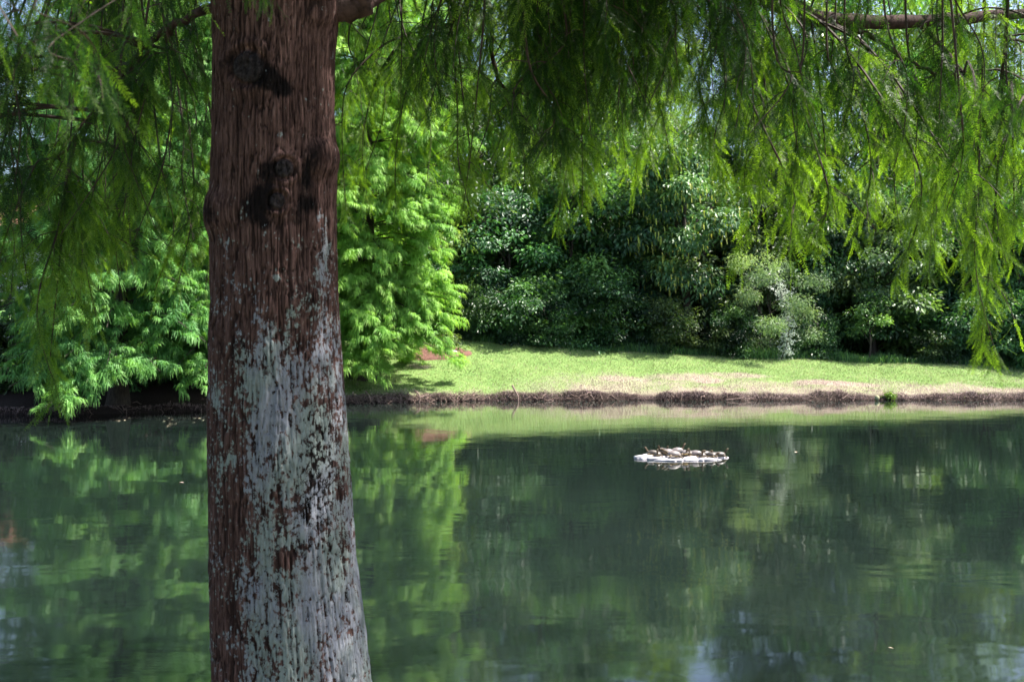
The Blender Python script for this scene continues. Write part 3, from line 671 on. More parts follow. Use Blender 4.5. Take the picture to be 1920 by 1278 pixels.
    # prominent tongues of the curtain: px, py of the tip, hanging length in px, depth
    tongues = [(112, 752, 330, 4.4), (92, 690, 300, 4.5), (180, 592, 240, 4.8), (150, 560, 260, 5.0), (60, 575, 250, 4.6), (20, 560, 260, 5.2), (290, 545, 240, 5.5), (335, 530, 260, 5.2), (385, 545, 300, 5.4), (250, 500, 260, 5.0), (225, 540, 230, 4.9),
               (650, 405, 240, 6.0), (690, 385, 220, 6.4), (742, 402, 240, 6.0), (800, 350, 240, 6.3), (868, 398, 230, 5.2), (885, 405, 200, 5.4), (905, 330, 180, 6.0), (950, 330, 190, 6.4), (1000, 350, 180, 6.0), (1045, 415, 230, 5.6), (1092, 388, 240, 5.2), (1075, 350, 220, 5.8), (1130, 335, 200, 6.2),
               (1175, 335, 150, 6.6), (1190, 350, 120, 6.6), (1225, 300, 150, 6.2), (1258, 300, 150, 5.6), (1290, 270, 170, 5.8), (1330, 330, 190, 5.4), (1365, 360, 200, 5.0), (1402, 408, 200, 4.8), (1425, 385, 170, 5.2), (1490, 440, 150, 4.6), (1520, 460, 160, 4.6), (1505, 400, 200, 4.8), (1570, 412, 180, 5.2), (1600, 446, 190, 5.4), (1650, 395, 200, 5.8),
               (1675, 530, 260, 4.6), (1690, 460, 260, 5.0), (1742, 515, 250, 5.4), (1752, 470, 220, 5.6), (1790, 420, 240, 5.2), (1838, 655, 330, 4.6), (1868, 668, 330, 4.4), (1852, 560, 300, 4.8), (1900, 485, 260, 5.0), (1930, 450, 260, 5.2), (1720, 400, 230, 5.0), (1960, 520, 300, 5.0)]
    for px, py, ln, Y in tongues:
        tip = P(px, py, Y); top = P(px + rng.uniform(-40, 40), py - ln, Y + rng.uniform(-.2, .3))
        hang_spray(top, tip, 30 + ln / 9, (0.62 if py < 430 else 0.55) - (.06 if px < 395 else 0), rng.uniform(.85, 1.05))  # left tongues get a darker tint, shade painted into the needles
    # body of the curtain
    ex = [-300, 0, 60, 110, 200, 300, 390, 640, 720, 800, 880, 950, 1000, 1060, 1130, 1220, 1300, 1400, 1500, 1600, 1680, 1760, 1850, 1920, 2200]
    ey = [560, 520, 540, 620, 520, 460, 500, 380, 370, 330, 350, 310, 320, 370, 310, 235, 240, 315, 350, 375, 430, 420, 520, 430, 430]
    wx = [-300, 0, 390, 391, 639, 640, 880, 900, 1000, 1150, 1480, 1520, 1640, 1680, 1920, 2200]
    wy = [.7, 1.15, 1.15, .05, .05, .45, .45, .7, 1.3, 1.4, 1.4, .85, .85, 1.1, 1.1, .7]
    cnt = 0
    hubs = [(rng.uniform(-260, 2180), rng.uniform(3.7, 8.0)) for _ in range(130)]
    while cnt < 330:
        hb = hubs[int(rng.integers(0, len(hubs)))]; px = hb[0] + rng.normal(0, 26)
        if rng.uniform(0, 1.4) > np.interp(px, wx, wy): continue
        Y = hb[1] + rng.normal(0, .15)
        if 960 < px < 1520 and rng.uniform() < .6: Y = 3.8 + (Y - 3.6) * .45
        ly = rng.uniform(.05, .93) ** .8
        if px > 1400 and Y < 6.3 and ly < .55: continue
        py = np.interp(px, ex, ey) * ly + rng.uniform(-25, 15); ln = rng.uniform(130, 260) * 5.5 / max(Y, 4.2)
        inner = 1 - ss(4.6, 7.0, Y)  # crown shade painted into the tint: inner sprays darker, outer ones brighter
        hang_spray(P(px + rng.uniform(-60, 60), py - ln, Y + rng.uniform(-.3, .3)), P(px, py, Y), rng.uniform(24, 42), 0.56 - .34 * inner - (.10 if px < 395 else 0) + rng.normal(0, .12), rng.uniform(.85, 1.1)); cnt += 1  # left part of the curtain tinted darker still, as painted shade
    # blurred tufts close to the camera
    for px, py, ln, Y in [(135, 215, 150, 2.0), (160, 190, 200, 2.1), (75, 190, 200, 1.9), (60, 110, 160, 2.0), (110, 120, 180, 2.1), (20, 150, 190, 2.2), (468, 28, 120, 2.6), (495, 34, 110, 2.6), (1880, 300, 220, 3.0), (1905, 340, 220, 3.1)]:
        hang_spray(P(px + rng.uniform(-20, 20), py - ln, Y), P(px, py if Y < 2.5 else py - 40, Y), 12, .3, .62 if Y != 2.6 else .42)  # low tint paints shade onto these tufts
    # foliage along the visible and the high limbs
    for li, (path, r0, r1) in enumerate(limbs):
        tw_n = len(path)
        if li < NV:
            for q in range(7 if li not in (0, 5) else 12):
                b = path[int(rng.uniform(.35, .98) * (tw_n - 1))]; l = rng.uniform(.35, .8)
                if li == 5 and b[1] < 4.2: continue
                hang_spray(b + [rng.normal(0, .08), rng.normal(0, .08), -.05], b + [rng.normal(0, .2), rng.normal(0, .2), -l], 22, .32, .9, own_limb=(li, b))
        else:
            n = 420 if li >= NL else 300
            s = rng.uniform(.2, 1, n); idx = (s * (tw_n - 1)).astype(int)
            pos = path[idx] + rng.normal(0, .26, (n, 3)) * [1, 1, .55] + [0, 0, -.05]
            if li < NL: pos[:, 2] += .15
            D = rng.normal(0, .6, (n, 3)) + [0, 0, -.7]
            thin = rng.uniform(0, 1, n) < (1.05 - .9 * ss(3.2, 5.2, np.hypot(pos[:, 0] + .83, pos[:, 1] - 3.5)))
            # only keep what hangs above the frame, the curtain below is made of the sprays
            ok = (pos[:, 2] - .3 > EYE + .345 * np.maximum(pos[:, 1], 0)) | (pos[:, 1] < .6)
            ok &= thin
            stamp(fo[li], FROND_BIG, pos[ok], D[ok], rng.uniform(0, 6.28, ok.sum()), rng.uniform(.8, 1.3, ok.sum()), .45, rng)
    for li, (path, r0, r1) in enumerate(limbs):
        mb = MB(); k = len(path)
        wob = path + rng.normal(0, .006, path.shape); wob[0] = path[0]
        mb.tube(wob, np.linspace(r0, r1, k) * (1 + .05 * rng.normal(0, 1, k)), 8)
        b = obj('branch', mb.mesh('branch', M_limb, True), root)
        if tw[li].n: obj('twigs', tw[li].mesh('twigs', M_twig), b)
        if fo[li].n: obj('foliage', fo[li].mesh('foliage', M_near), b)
build_near_cypress()

# ------------------------------------------------------------------ cypresses across the water
def far_cypress(name, loc, H, Rad, seed, mat, label, lobes=(), z0=0.06, nw=24, per=5, spl=12, tint=.5, group=None, rz=0, notch=0):
    rng = np.random.default_rng(seed)
    root = empty(name, loc, label, 'tree', group, rz)
    tb, fb = MB(), MB()
    n = 16; zz = np.linspace(0, 1, n)
    tb.tube(np.stack([.12 * np.sin(zz * 5), .1 * np.cos(zz * 4), zz * H - .2], -1), (H * .018) * (1 - zz * .93) * (1 + .7 * np.exp(-zz * 22)), 10)
    pos = []; D = []; tn = []; sc = []
    ends = []
    for i in range(nw):
        u = z0 + (1 - z0) * (i / nw) ** 1.05
        for k in range(per):
            az = i * 2.1 + k * 2 * math.pi / per + rng.uniform(-.45, .45)
            r = Rad * (1 - u ** 2.4) * rng.uniform(.5, 1.12) + .25
            z = u * H
            if notch: r *= 1 - .55 * math.exp(-((z - notch) / .75) ** 2)
            dr = rng.uniform(.15, .45) * (1 - u)
            e = np.array([math.sin(az) * r, math.cos(az) * r, z - dr * r * .5]); ends.append((np.array([0, 0, z]), e))
    for e in lobes: 
        for _ in range(2): ends.append((np.array([0, 0, e[2] + .4]), np.array(e) + rng.normal(0, .22, 3)))
    for a, e in ends:
        mid = (a + e) / 2 + [0, 0, .12 * np.linalg.norm(e - a)]
        path = spline([a, mid, e], 9); tb.tube(path, np.linspace(.035, .008, 9), 4)
        d = e - a; d[2] = 0; d /= np.linalg.norm(d) + 1e-6; sidev = np.array([d[1], -d[0], 0])
        w = .14 + .30 * np.linalg.norm(e - a) / max(Rad, 1)
        bright = rng.normal(0, .08)
        for q in range(spl):
            s = rng.uniform(.25, 1.0) ** .7; lat = rng.normal(0, w) * (1.15 - .6 * s)
            p = path[int(s * 8)] + sidev * lat + [0, 0, rng.normal(0, .13) - .12 * abs(lat)]
            az = rng.normal(0, .55) + np.sign(lat) * .5; dd = d * math.cos(az) + sidev * math.sin(az); dd = dd + np.array([0, 0, rng.uniform(-.55, .12)])
            pos.append(p); D.append(dd); tn.append(tint + bright + .10 * (s - .6)); sc.append(rng.uniform(.75, 1.2))
    stamp(fb, PLUME, pos, D, rng.normal(0, .25, len(pos)), sc, tn, rng, .06)
    obj('trunk', tb.mesh('trunk', M_bark, True), root); obj('crown', fb.mesh('crown', mat), root)
    return root

def G(x, y, dz=-.05): return (x, y, float(ground(np.array([x]), np.array([y]))[0]) + dz)
# the lit one on the lawn: lobes follow its uneven right side
c0 = G(-5.3, 35.4)
def lobe(px, py, Y): return tuple(P(px, py, Y) - np.array(c0))
far_cypress('cypress', c0, 21.0, 3.3, 7, M_far, 'bright yellow-green cypress in full sun beside the red mulch on the lawn',
            [lobe(835, 405, 34.8), (lobe(805, 425, 34.2)), lobe(845, 535, 34.6), lobe(855, 590, 34.4), lobe(835, 620, 34.0), lobe(790, 600, 33.6), lobe(770, 640, 33.2), lobe(740, 660, 33.0), lobe(690, 690, 32.6), lobe(660, 700, 32.4), lobe(720, 560, 33.4), lobe(800, 560, 34.2), lobe(680, 600, 32.8), lobe(650, 540, 33), lobe(745, 470, 33.6), lobe(670, 450, 33.4), lobe(850, 330, 34.6), lobe(900, 270, 35), lobe(880, 200, 35.4), lobe(930, 160, 35.6), lobe(850, 120, 35), lobe(900, 60, 35.5), lobe(820, 250, 34), lobe(780, 330, 33.6), lobe(740, 390, 33.2), lobe(850, 560, 34.6), lobe(835, 395, 34.6), lobe(860, 610, 34.5)], nw=40, per=6, spl=22, tint=.6, notch=3.6)
far_cypress('cypress', G(-11.6, 29.2), 13.5, 4.4, 8, M_side, 'blue-green cypress leaning low over the water at the left edge',
            [tuple(np.array(P(px, py, Y)) - np.array(G(-11.6, 29.2))) for px, py, Y in [(90, 745, 25.2), (40, 720, 25.6), (150, 730, 25.6), (200, 700, 26), (20, 690, 26), (270, 700, 26.6), (120, 690, 25.6), (60, 650, 25.6)]], nw=28, per=6, spl=20, tint=.5, z0=.17)
far_cypress('cypress', G(-9.2, 31.2), 12.0, 3.4, 9, M_side, 'green cypress with sunlit shoulders just left of the big lichened trunk',
            [tuple(np.array(P(px, py, Y)) - np.array(G(-9.2, 31.2))) for px, py, Y in [(370, 715, 28), (330, 690, 28), (385, 700, 28.4), (300, 660, 28), (260, 620, 28.4), (350, 600, 29)]], nw=26, per=6, spl=20, tint=.58, z0=.17)
far_cypress('cypress', G(-15.5, 41.0), 21, 4.4, 10, M_far, 'tall lit cypress rising behind the water-side cypress at far left', nw=28, per=6, spl=16, tint=.55)
far_cypress('cypress', G(-8.8, 43.0), 22, 4.0, 12, M_far, 'tall yellow-green cypress glowing behind the big trunk', nw=28, per=6, spl=16, tint=.6)

# ------------------------------------------------------------------ the wood
def broadleaf_meshes(seed, H, Rad, protos, n_lobes, per, mat, base=0.25, trunk_r=0.12, stems=1, tint=.5, spread=.38):
    rng = np.random.default_rng(seed); tb, fb = MB(), MB()
    zz = np.linspace(0, 1, 12)
    heads = []
    for s in range(stems):
        lx, ly = (rng.normal(0, .15), rng.normal(0, .15)) if stems == 1 else (rng.normal(0, Rad * .35), rng.normal(0, Rad * .35))
        ox, oy = (0, 0) if stems == 1 else (rng.normal(0, .12), rng.normal(0, .12))
        path = np.stack([ox + lx * zz ** 1.5 + .05 * np.sin(zz * 7 + s), oy + ly * zz ** 1.5 + .05 * np.cos(zz * 6), zz * H * .9 - .15], -1)
        tb.tube(path, trunk_r * (1 - .85 * zz) * (1 + .5 * np.exp(-zz * 18)) / math.sqrt(stems), 8); heads.append(path)
    pos = []; D = []; tn = []; sc = []
    for k in range(n_lobes):
        u = (k + rng.uniform(0, 1)) / n_lobes; z = H * (base + (1 - base) * u)
        prof = math.sin(math.pi * min(1, .22 + .74 * u)) ** .7
        az = k * 2.399 + rng.uniform(-.4, .4); r = Rad * prof * rng.uniform(.3, 1.05)
        c = np.array([math.cos(az) * r, math.sin(az) * r, z]); path = heads[k % stems]
        hh = np.clip(z / (H * .9) - .12, .05, .95); a = path[int(hh * 11)]
        tb.tube(spline([a, (a + c) / 2 + [0, 0, .15], c], 6), np.linspace(trunk_r * .28, .012, 6), 4)
        rl = Rad * spread * rng.uniform(.45, 1.2); lt = rng.normal(0, .20)
        for q in range(per):
            d = rng.normal(0, 1, 3); d /= np.linalg.norm(d); d[2] = d[2] * .75 + .12
            p = c + d * rl * np.array([1.1, 1.1, .72]) * rng.uniform(.3, 1) ** .6
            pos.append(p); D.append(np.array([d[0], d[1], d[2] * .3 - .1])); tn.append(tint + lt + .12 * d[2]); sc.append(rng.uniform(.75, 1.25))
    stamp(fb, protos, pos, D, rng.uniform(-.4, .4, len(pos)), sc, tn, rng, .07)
    return tb.mesh('trunk', M_bark, True), fb.mesh('crown', mat)

def place(name, meshes, x, y, label, cat, group=None, s=(1, 1, 1), rz=0.0, parts=('trunk', 'crown'), dz=-.05):
    r = empty(name, G(x, y, dz), label, cat, group, rz); a_ = np.random.default_rng(int(abs(x * 97 + y * 31) * 10)); r.scale = tuple(np.array(s) * (a_.uniform(.8, 1.3, 3) * [1, 1, .35] + [0, 0, .65])); r.rotation_euler = (a_.normal(0, .05), a_.normal(0, .05), rz)
    for pn, me in zip(parts, meshes): obj(pn, me, r)
    return r

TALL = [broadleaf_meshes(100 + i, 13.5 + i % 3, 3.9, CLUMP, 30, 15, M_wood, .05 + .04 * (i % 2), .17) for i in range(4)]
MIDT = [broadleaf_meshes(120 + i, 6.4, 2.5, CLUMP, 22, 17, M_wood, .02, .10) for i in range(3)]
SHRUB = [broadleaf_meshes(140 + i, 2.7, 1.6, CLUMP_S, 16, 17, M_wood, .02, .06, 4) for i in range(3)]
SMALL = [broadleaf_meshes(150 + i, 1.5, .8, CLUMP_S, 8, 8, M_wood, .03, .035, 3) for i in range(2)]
rw = np.random.default_rng(77)
def XP(px, Y): return (px - 960) / F * Y
# edge plants, each with its own description
edge = [
 ('broadleaf_tree', MIDT[0], 850, 43.5, 1.05, 'dark leafy tree beside the lit cypress where the lawn climbs highest'),
 ('broadleaf_tree', MIDT[1], 955, 43.0, 1.05, 'rounded dark tree with lit leaf clumps right of the lit cypress'),
 ('broadleaf_tree', MIDT[2], 1055, 43.5, 1.15, 'broad green tree left of the tree hung with yellow catkins'),
 ('broadleaf_tree', MIDT[0], 1150, 44.8, 1.2, 'dark tree touching the left side of the catkin tree'),
 ('broadleaf_tree', MIDT[1], 1390, 44.0, 1.25, 'tree standing behind the pale grey-green shrub'),
 ('broadleaf_tree', MIDT[2], 1480, 45.0, 1.25, 'dark tree right behind the shrub with the silvery vine'),
 ('broadleaf_tree', MIDT[0], 1740, 44.6, 1.15, 'tree above the dark hollow right of the sapling'),
 ('broadleaf_tree', MIDT[1], 1900, 42.6, 1.05, 'vine-covered tree closing the wood at the right edge'),
 ('broadleaf_tree', MIDT[2], 1985, 43.4, 1.1, 'leafy tree just beyond the right edge tree'),
 ('shrub', SHRUB[0], 905, 41.6, 1.0, 'low dark shrub at the left end of the wood edge'),
 ('shrub', SHRUB[1], 985, 41.4, 1.0, 'dark shrub under the rounded tree with lit leaf clumps'),
 ('shrub', SHRUB[2], 1075, 42.0, 1.05, 'bright green shrub at the lawn edge left of the catkin tree trunk'),
 ('shrub', SHRUB[0], 1165, 41.8, .95, 'dense shrub just left of the catkin tree trunk'),
 ('shrub', SHRUB[1], 1235, 41.5, .8, 'small dark shrub at the foot of the catkin tree'),
 ('shrub', SHRUB[2], 1370, 41.4, .75, 'low green shrub between the catkin tree and the pale shrub'),
 ('shrub', SHRUB[0], 1525, 41.5, .7, 'low shrub just right of the silvery vine'),
 ('shrub', SHRUB[1], 1850, 41.0, .95, 'shrub under the vine-covered tree at the right'),
 ('shrub', SHRUB[2], 1935, 40.8, 1.1, 'shrub at the very right edge of the wood'),
 ('shrub', SHRUB[1], 870, 40.9, .75, 'low dark shrub just right of the red mulch'),
 ('shrub', SHRUB[0], 1035, 41.0, .7, 'small lit shrub at the lawn edge below the broad green tree'),
 ('shrub', SHRUB[2], 1120, 42.2, 1.35, 'tall shrub climbing between the two dark trees left of the catkin tree'),
 ('bush', SMALL[0], 1752, 40.9, .95, 'little bush alone before the dark hollow'),
 ('bush', SMALL[1], 1010, 40.9, .8, 'little bush at the foot of the dark shrubs'),
 ('bush', SMALL[0], 1345, 40.9, .8, 'little bush in the tall grass right of the catkin tree trunk'),
]
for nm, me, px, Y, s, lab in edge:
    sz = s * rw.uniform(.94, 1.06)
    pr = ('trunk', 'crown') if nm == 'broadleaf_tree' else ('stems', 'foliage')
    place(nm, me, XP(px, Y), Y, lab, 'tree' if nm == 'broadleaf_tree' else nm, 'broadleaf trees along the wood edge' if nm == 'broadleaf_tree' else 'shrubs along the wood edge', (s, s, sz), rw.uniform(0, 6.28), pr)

# the tree hung with catkins
def catkin_tree():
    tb, cb = broadleaf_meshes(201, 9.5, 2.5, CLUMP_L, 22, 20, M_cat, .27, .20, 1, .55, .36)
    x, y = XP(1288, 42.7), 42.7
    r = place('catkin_tree', (tb, cb), x, y, 'dark-leaved tree hung all over with pale yellow catkins', 'tree', rz=.4)
    rng = np.random.default_rng(9); V = []; Q = []; T = []
    co = np.empty(len(cb.vertices) * 3, np.float32); cb.vertices.foreach_get('co', co); co = co.reshape(-1, 3)
    pick = co[rng.integers(0, len(co), 1500)]
    for p in pick:
        p = p.astype(float) * [1.03, 1.03, 1]; l = rng.uniform(.18, .34); a = rng.uniform(0, 6.28); d = np.array([math.cos(a), math.sin(a), 0]); w = np.array([-d[1], d[0], 0]) * .024
        p1 = p + d * .04 - [0, 0, l * .3]; p2 = p + d * rng.uniform(0, .05) - [0, 0, l]; k = len(V)
        V += [p - w, p + w, p1 + w * 1.2, p1 - w * 1.2, p2 + w * .5, p2 - w * .5]; Q += [[k, k + 1, k + 2, k + 3], [k + 3, k + 2, k + 4, k + 5]]; T += [rng.uniform(.2, 1)] * 6
    c = obj('catkins', mesh_data('catkins', V, Q, M_catkin, {'tint': T}), r); c['kind'] = 'stuff'
    mb = MB(); zz = np.linspace(0, 1, 10)
    mb.tube(np.stack([.95 + .25 * zz + .05 * np.sin(zz * 6), .2 + 0 * zz, zz * 5.5 - .1], -1), .12 * (1 - .6 * zz), 8)
    obj('side_trunk', mb.mesh('side_trunk', M_bark, True), r)
catkin_tree()

# the pale shrub with its silvery vine
ps = broadleaf_meshes(214, 4.0, 2.0, CLUMP_F, 15, 12, M_pale, .10, .07, 4, .50, .30)
x_, y_ = XP(1440, 41.4), 41.4
place('pale_shrub', ps, x_, y_, 'pale grey-green shrub lit from above at the wood edge', 'shrub', rz=1.0, parts=('stems', 'foliage'))
def vine():
    rng = np.random.default_rng(4); fb = MB(); tb = MB()
    base = np.array(G(XP(1478, 40.2), 40.2)); root = empty('vine', base, 'silvery whitish vine hanging down the right side of the pale shrub', 'vine')
    path = spline([[-.3, 0, 0], [.0, .05, .9], [.05, .25, 1.9], [-.2, .5, 2.9]], 16); tb.tube(path, .014, 5)
    n = 110; i = rng.integers(0, 16, n); pos = path[i] + rng.normal(0, .15, (n, 3)); D = rng.normal(0, .6, (n, 3)) + [0, -.4, -.5]
    stamp(fb, [leaf_clump_proto(rng, 14, .16, .075, .6) for _ in range(4)], pos, D, rng.uniform(0, 6, n), rng.uniform(.7, 1.2, n), .55, rng)
    obj('stem', tb.mesh('stem', M_twig, True), root); obj('leaves', fb.mesh('leaves', M_vinel), root)
vine()
wt = broadleaf_meshes(221, 6.8, 2.1, CLUMP_S, 17, 18, M_pale, .34, .12, 1, .40, .36)  # pale leaf colour stands in for the whitish sunlit look
place('broadleaf_tree', wt, XP(1640, 43.2), 43.2, 'tree with whitish sunlit leaves above the sapling', 'tree', rz=2.0)
sp = broadleaf_meshes(236, 2.9, .95, CLUMP_S, 7, 6, M_wood, .36, .055, 1, .66, .36)
place('sapling', sp, XP(1630, 40.9), 40.9, 'slim sapling with a bare stem standing out before the dark hollow', 'sapling', rz=.6)

SUNNY = [broadleaf_meshes(260 + i, 19, 4.2, CLUMP, 40, 17, M_sunny, .30, .2) for i in range(2)]
for k, (px, Y, s, lab) in enumerate([(930, 51, 1.0, 'tall sunlit yellow-green tree behind the right shoulder of the lit cypress'), (1110, 55, 1.05, 'tall sunlit tree above the wood left of the catkin tree'), (1560, 49, .95, 'tall sunlit tree showing through the curtain over the whitish-leaved tree'),
                                     (1760, 54, 1.05, 'tall sunlit tree rising over the dark hollow at the right'), (1930, 50, 1.0, 'tall sunlit tree behind the right edge tree'), (330, 49, 1.05, 'tall sunlit tree behind the left bank just left of the big trunk'), (1270, 62, .9, 'far sunlit tree glimpsed through the curtain above the catkin tree'), (175, 50, 1.0, 'tall sunlit tree at the far left behind the cypresses')]):
    place('sunlit_tree', SUNNY[k % 2], XP(px, Y), Y, lab, 'tree', 'sunlit trees rising behind the wood', (s, s, s), 1.3 * k)
# tall trees deeper in the wood, and behind the left bank
deep = []
for Y, x0, x1, n in ((47.5, -4, 25, 9), (53, -8, 30, 11), (60, -12, 36, 12)):
    for k in range(n):
        deep.append((x0 + (x1 - x0) * (k + rw.uniform(.2, .8)) / n, Y + rw.uniform(-2, 2)))
for k, (x, y) in enumerate(deep):
    if any(abs(960 + x / y * F - q) < 36 for q in (1345, 1825)): continue
    s = rw.uniform(.72, 1.08)
    place('woodland_tree', TALL[k % 4], x, y, 'tall dark tree standing deep in the wood behind its edge', 'tree', 'tall trees deep in the wood', (s, s, s * rw.uniform(.95, 1.15)), rw.uniform(0, 6.28))
for k, (x, y) in enumerate([(-21, 40), (-31, 46), (-19, 52), (-13, 54), (-8, 56), (-33, 44), (-23, 58)]):
    s = rw.uniform(.75, 1.0)
    place('woodland_tree', TALL[k % 4], x, y, 'tall tree hidden behind the cypresses of the left bank', 'tree', 'tall trees behind the left bank', (s, s, s), rw.uniform(0, 6.28))
und = [(x, y) for y, x0, x1, n in ((45.2, -5, 24, 12), (50, -7, 28, 13), (57, -10, 34, 14)) for x in np.linspace(x0, x1, n)]
for k, (x, y) in enumerate(und):
    if y < 48 and (1230 < 960 + x / y * F < 1350 or 1530 < 960 + x / y * F < 1610 or 1680 < 960 + x / y * F < 1830): continue
    s = rw.uniform(.9, 1.25)
    place('understory_tree', MIDT[k % 3], x + rw.uniform(-.7, .7), y + rw.uniform(-1, 1), 'low dark tree filling the understory inside the wood', 'tree', 'understory trees inside the wood', (s, s, s), rw.uniform(0, 6.28))
def far_wood():
    rng = np.random.default_rng(55); fb = MB(); tb = MB(); n = 4200
    x = rng.uniform(-75, 75, n); y = 68 + rng.uniform(0, 9, n) + .004 * x * x * 0; top = 6 + 8 * vnoise(x * .16, 2, 0, 91) + 2 * vnoise(x * .5, 5, 0, 92)
    z = ground(x, y) + top * rng.uniform(0, 1, n) ** .8
    D = rng.normal(0, 1, (n, 3)) * [1, 1, .3]
    stamp(fb, [leaf_clump_proto(rng, 26, 1.1, .62, .55) for _ in range(5)], np.stack([x, y, z], -1), D, rng.uniform(-.5, .5, n), rng.uniform(.8, 1.5, n), .5 + .3 * (vnoise(x * .3, z * .3, 0, 93) - .5), rng, .06)
    tag(obj('far_wood', fb.mesh('far_wood', M_wood)), 'far mass of woodland closing the view behind everything', 'wood', kind='stuff')
far_wood()
for k, (px, Y) in enumerate([(60, 31.5), (180, 31.8), (300, 32.6), (390, 33.6), (-60, 31.5), (460, 34.5)]):
    place('shrub', SHRUB[k % 3], XP(px, Y), Y, 'dark shrub in the shade under the left bank cypresses', 'shrub', 'shaded shrubs on the left bank', (1.2, 1.0, .8), rw.uniform(0, 6.28), ('stems', 'foliage'))

# pale house glimpsed through the left trees
def house():
    r = empty('house', G(-30, 62), 'pale walled house glimpsed through the cypresses at far left', 'house', rz=.1)
    mw = simple_mat('pale_render', (0.62, 0.60, 0.62), (0.74, 0.72, 0.73), 4, .85, .1); mr = simple_mat('terracotta_roof', (0.22, 0.10, 0.07), (0.36, 0.18, 0.12), 5, .85, .4)
    mg = simple_mat('dark_window', (0.012, 0.013, 0.016), (0.02, 0.022, 0.026), 2, .1, 0, .6); mf = simple_mat('window_frame', (0.7, 0.7, 0.7), (0.78, 0.78, 0.78), 5, .6, .0)
    def box(mb, a, b):
        x0, y0, z0 = a; x1, y1, z1 = b
        V = [[x0, y0, z0], [x1, y0, z0], [x1, y1, z0], [x0, y1, z0], [x0, y0, z1], [x1, y0, z1], [x1, y1, z1], [x0, y1, z1]]
        mb.add(V, [[0, 3, 2, 1], [4, 5, 6, 7], [0, 1, 5, 4], [1, 2, 6, 5], [2, 3, 7, 6], [3, 0, 4, 7]])
    w = MB(); box(w, (-8, -4, -.5), (8, 4, 6.2)); obj('wall', w.mesh('wall', mw), r)
    f = MB(); V = [[-8.6, -4.6, 6.0], [8.6, -4.6, 6.0], [8.6, 4.6, 6.0], [-8.6, 4.6, 6.0], [-5, 0, 8.6], [5, 0, 8.6], [-8.6, -4.6, 6.22], [8.6, -4.6, 6.22], [8.6, 4.6, 6.22], [-8.6, 4.6, 6.22]]
    f.add(V, [[0, 3, 2, 1], [0, 1, 7, 6], [1, 2, 8, 7], [2, 3, 9, 8], [3, 0, 6, 9], [6, 7, 5, 4], [8, 9, 4, 5], [7, 8, 5, 5], [9, 6, 4, 4]]); obj('roof', f.mesh('roof', mr), r)
    for x in (-6, -3, 0, 3, 6):
        for z in (1.2, 4.0):
            g = MB(); box(g, (x - .5, -4.06, z), (x + .5, -3.9, z + 1.4)); o = obj('window', g.mesh('window', mg), r)
            q = MB()
            for a, b in (((x - .6, -4.1, z - .1), (x - .5, -3.9, z + 1.5)), ((x + .5, -4.1, z - .1), (x + .6, -3.9, z + 1.5)), ((x - .5, -4.1, z - .1), (x + .5, -3.9, z)), ((x - .5, -4.1, z + 1.4), (x + .5, -3.9, z + 1.5))): box(q, a, b)
            obj('frame', q.mesh('frame', mf), o)
house()

# ------------------------------------------------------------------ small things on the bank
def stick(px, py, Y, pts, r, label):
    o = P(px, py, Y); mb = MB()
    for k, pp in enumerate(pts): 
        q = spline(pp, 10); mb.tube(q, np.linspace(r, r * .55, 10) * (1 if k == 0 else .65), 7)
    e = obj('stick', mb.mesh('stick', M_root, True)); e.location = o; tag(e, label, 'stick', 'dead sticks on the bank')
yb = lambda px: float(y_far(np.array([(px - 960) / F * 34.5]))[0])
stick(970, 741, yb(970) - .05, [[[-.18, .2, .34], [-.08, .1, .16], [.02, -.02, -.02], [.03, -.1, -.2]]], .035, 'dark stub of a branch poking down the bank into the water')
stick(782, 745, yb(782) - .05, [[[-.12, .1, .25], [.02, 0, .16], [.1, -.05, 0], [.08, -.12, -.2]], [[.1, -.05, 0.02], [.3, 0, .05], [.55, .05, .1], [.8, .08, .16]]], .03, 'pale forked root arching over the bank near the lit cypress')
stick(690, 746, yb(690) - .05, [[[-.1, .1, .22], [.02, 0, .1], [.12, -.08, -.12]]], .032, 'short pale root end under the lit cypress branches')
stick(1390, 748, yb(1390) - .1, [[[-.55, -.1, -.02], [-.1, -.05, .03], [.3, .05, .12]], [[-.1, -.05, .03], [.1, -.15, .0], [.2, -.2, -.04]]], .02, 'long thin stick lying along the waterline right of centre')
stick(1590, 744, yb(1590) - .1, [[[-.22, -.1, -.05], [0, 0, .08], [.2, .06, .2]]], .018, 'thin stick leaning on the bank left of the pale round lump')

def lump(name, x, y, z, rx, ry, rz, mat, label, cat, seed):
    n, m = 22, 14; th = np.linspace(0, 2 * np.pi, n, endpoint=False); ph = np.linspace(.001, np.pi - .001, m)
    T_, Pp = np.meshgrid(th, ph); d = np.stack([np.sin(Pp) * np.cos(T_), np.sin(Pp) * np.sin(T_), np.cos(Pp)], -1)
    k = 1 + .22 * (fbm(d[..., 0] * 2 + 5, d[..., 1] * 2, d[..., 2] * 2, seed, 3) - .5)
    V = (d * k[..., None] * [rx, ry, rz]).reshape(-1, 3); i = np.arange(m - 1)[:, None] * n; j = np.arange(n)[None]; j2 = (j + 1) % n
    Q = np.stack([i + j, i + n + j, i + n + j2, i + j2], -1).reshape(-1, 4)
    o = obj(name, mesh_data(name, V, Q, mat, None, True)); o.location = (x, y, z); tag(o, label, cat)
lx, ly = XP(1644, 34.6), yb(1644) - .12
lump('pale_stone', lx, ly, .09, .085, .08, .10, simple_mat('pale_yellow', (0.25, 0.235, 0.12), (0.42, 0.40, 0.23), 12, .7, .3), 'pale yellowish rounded stone at the waterline beside a green weed', 'stone', 3)
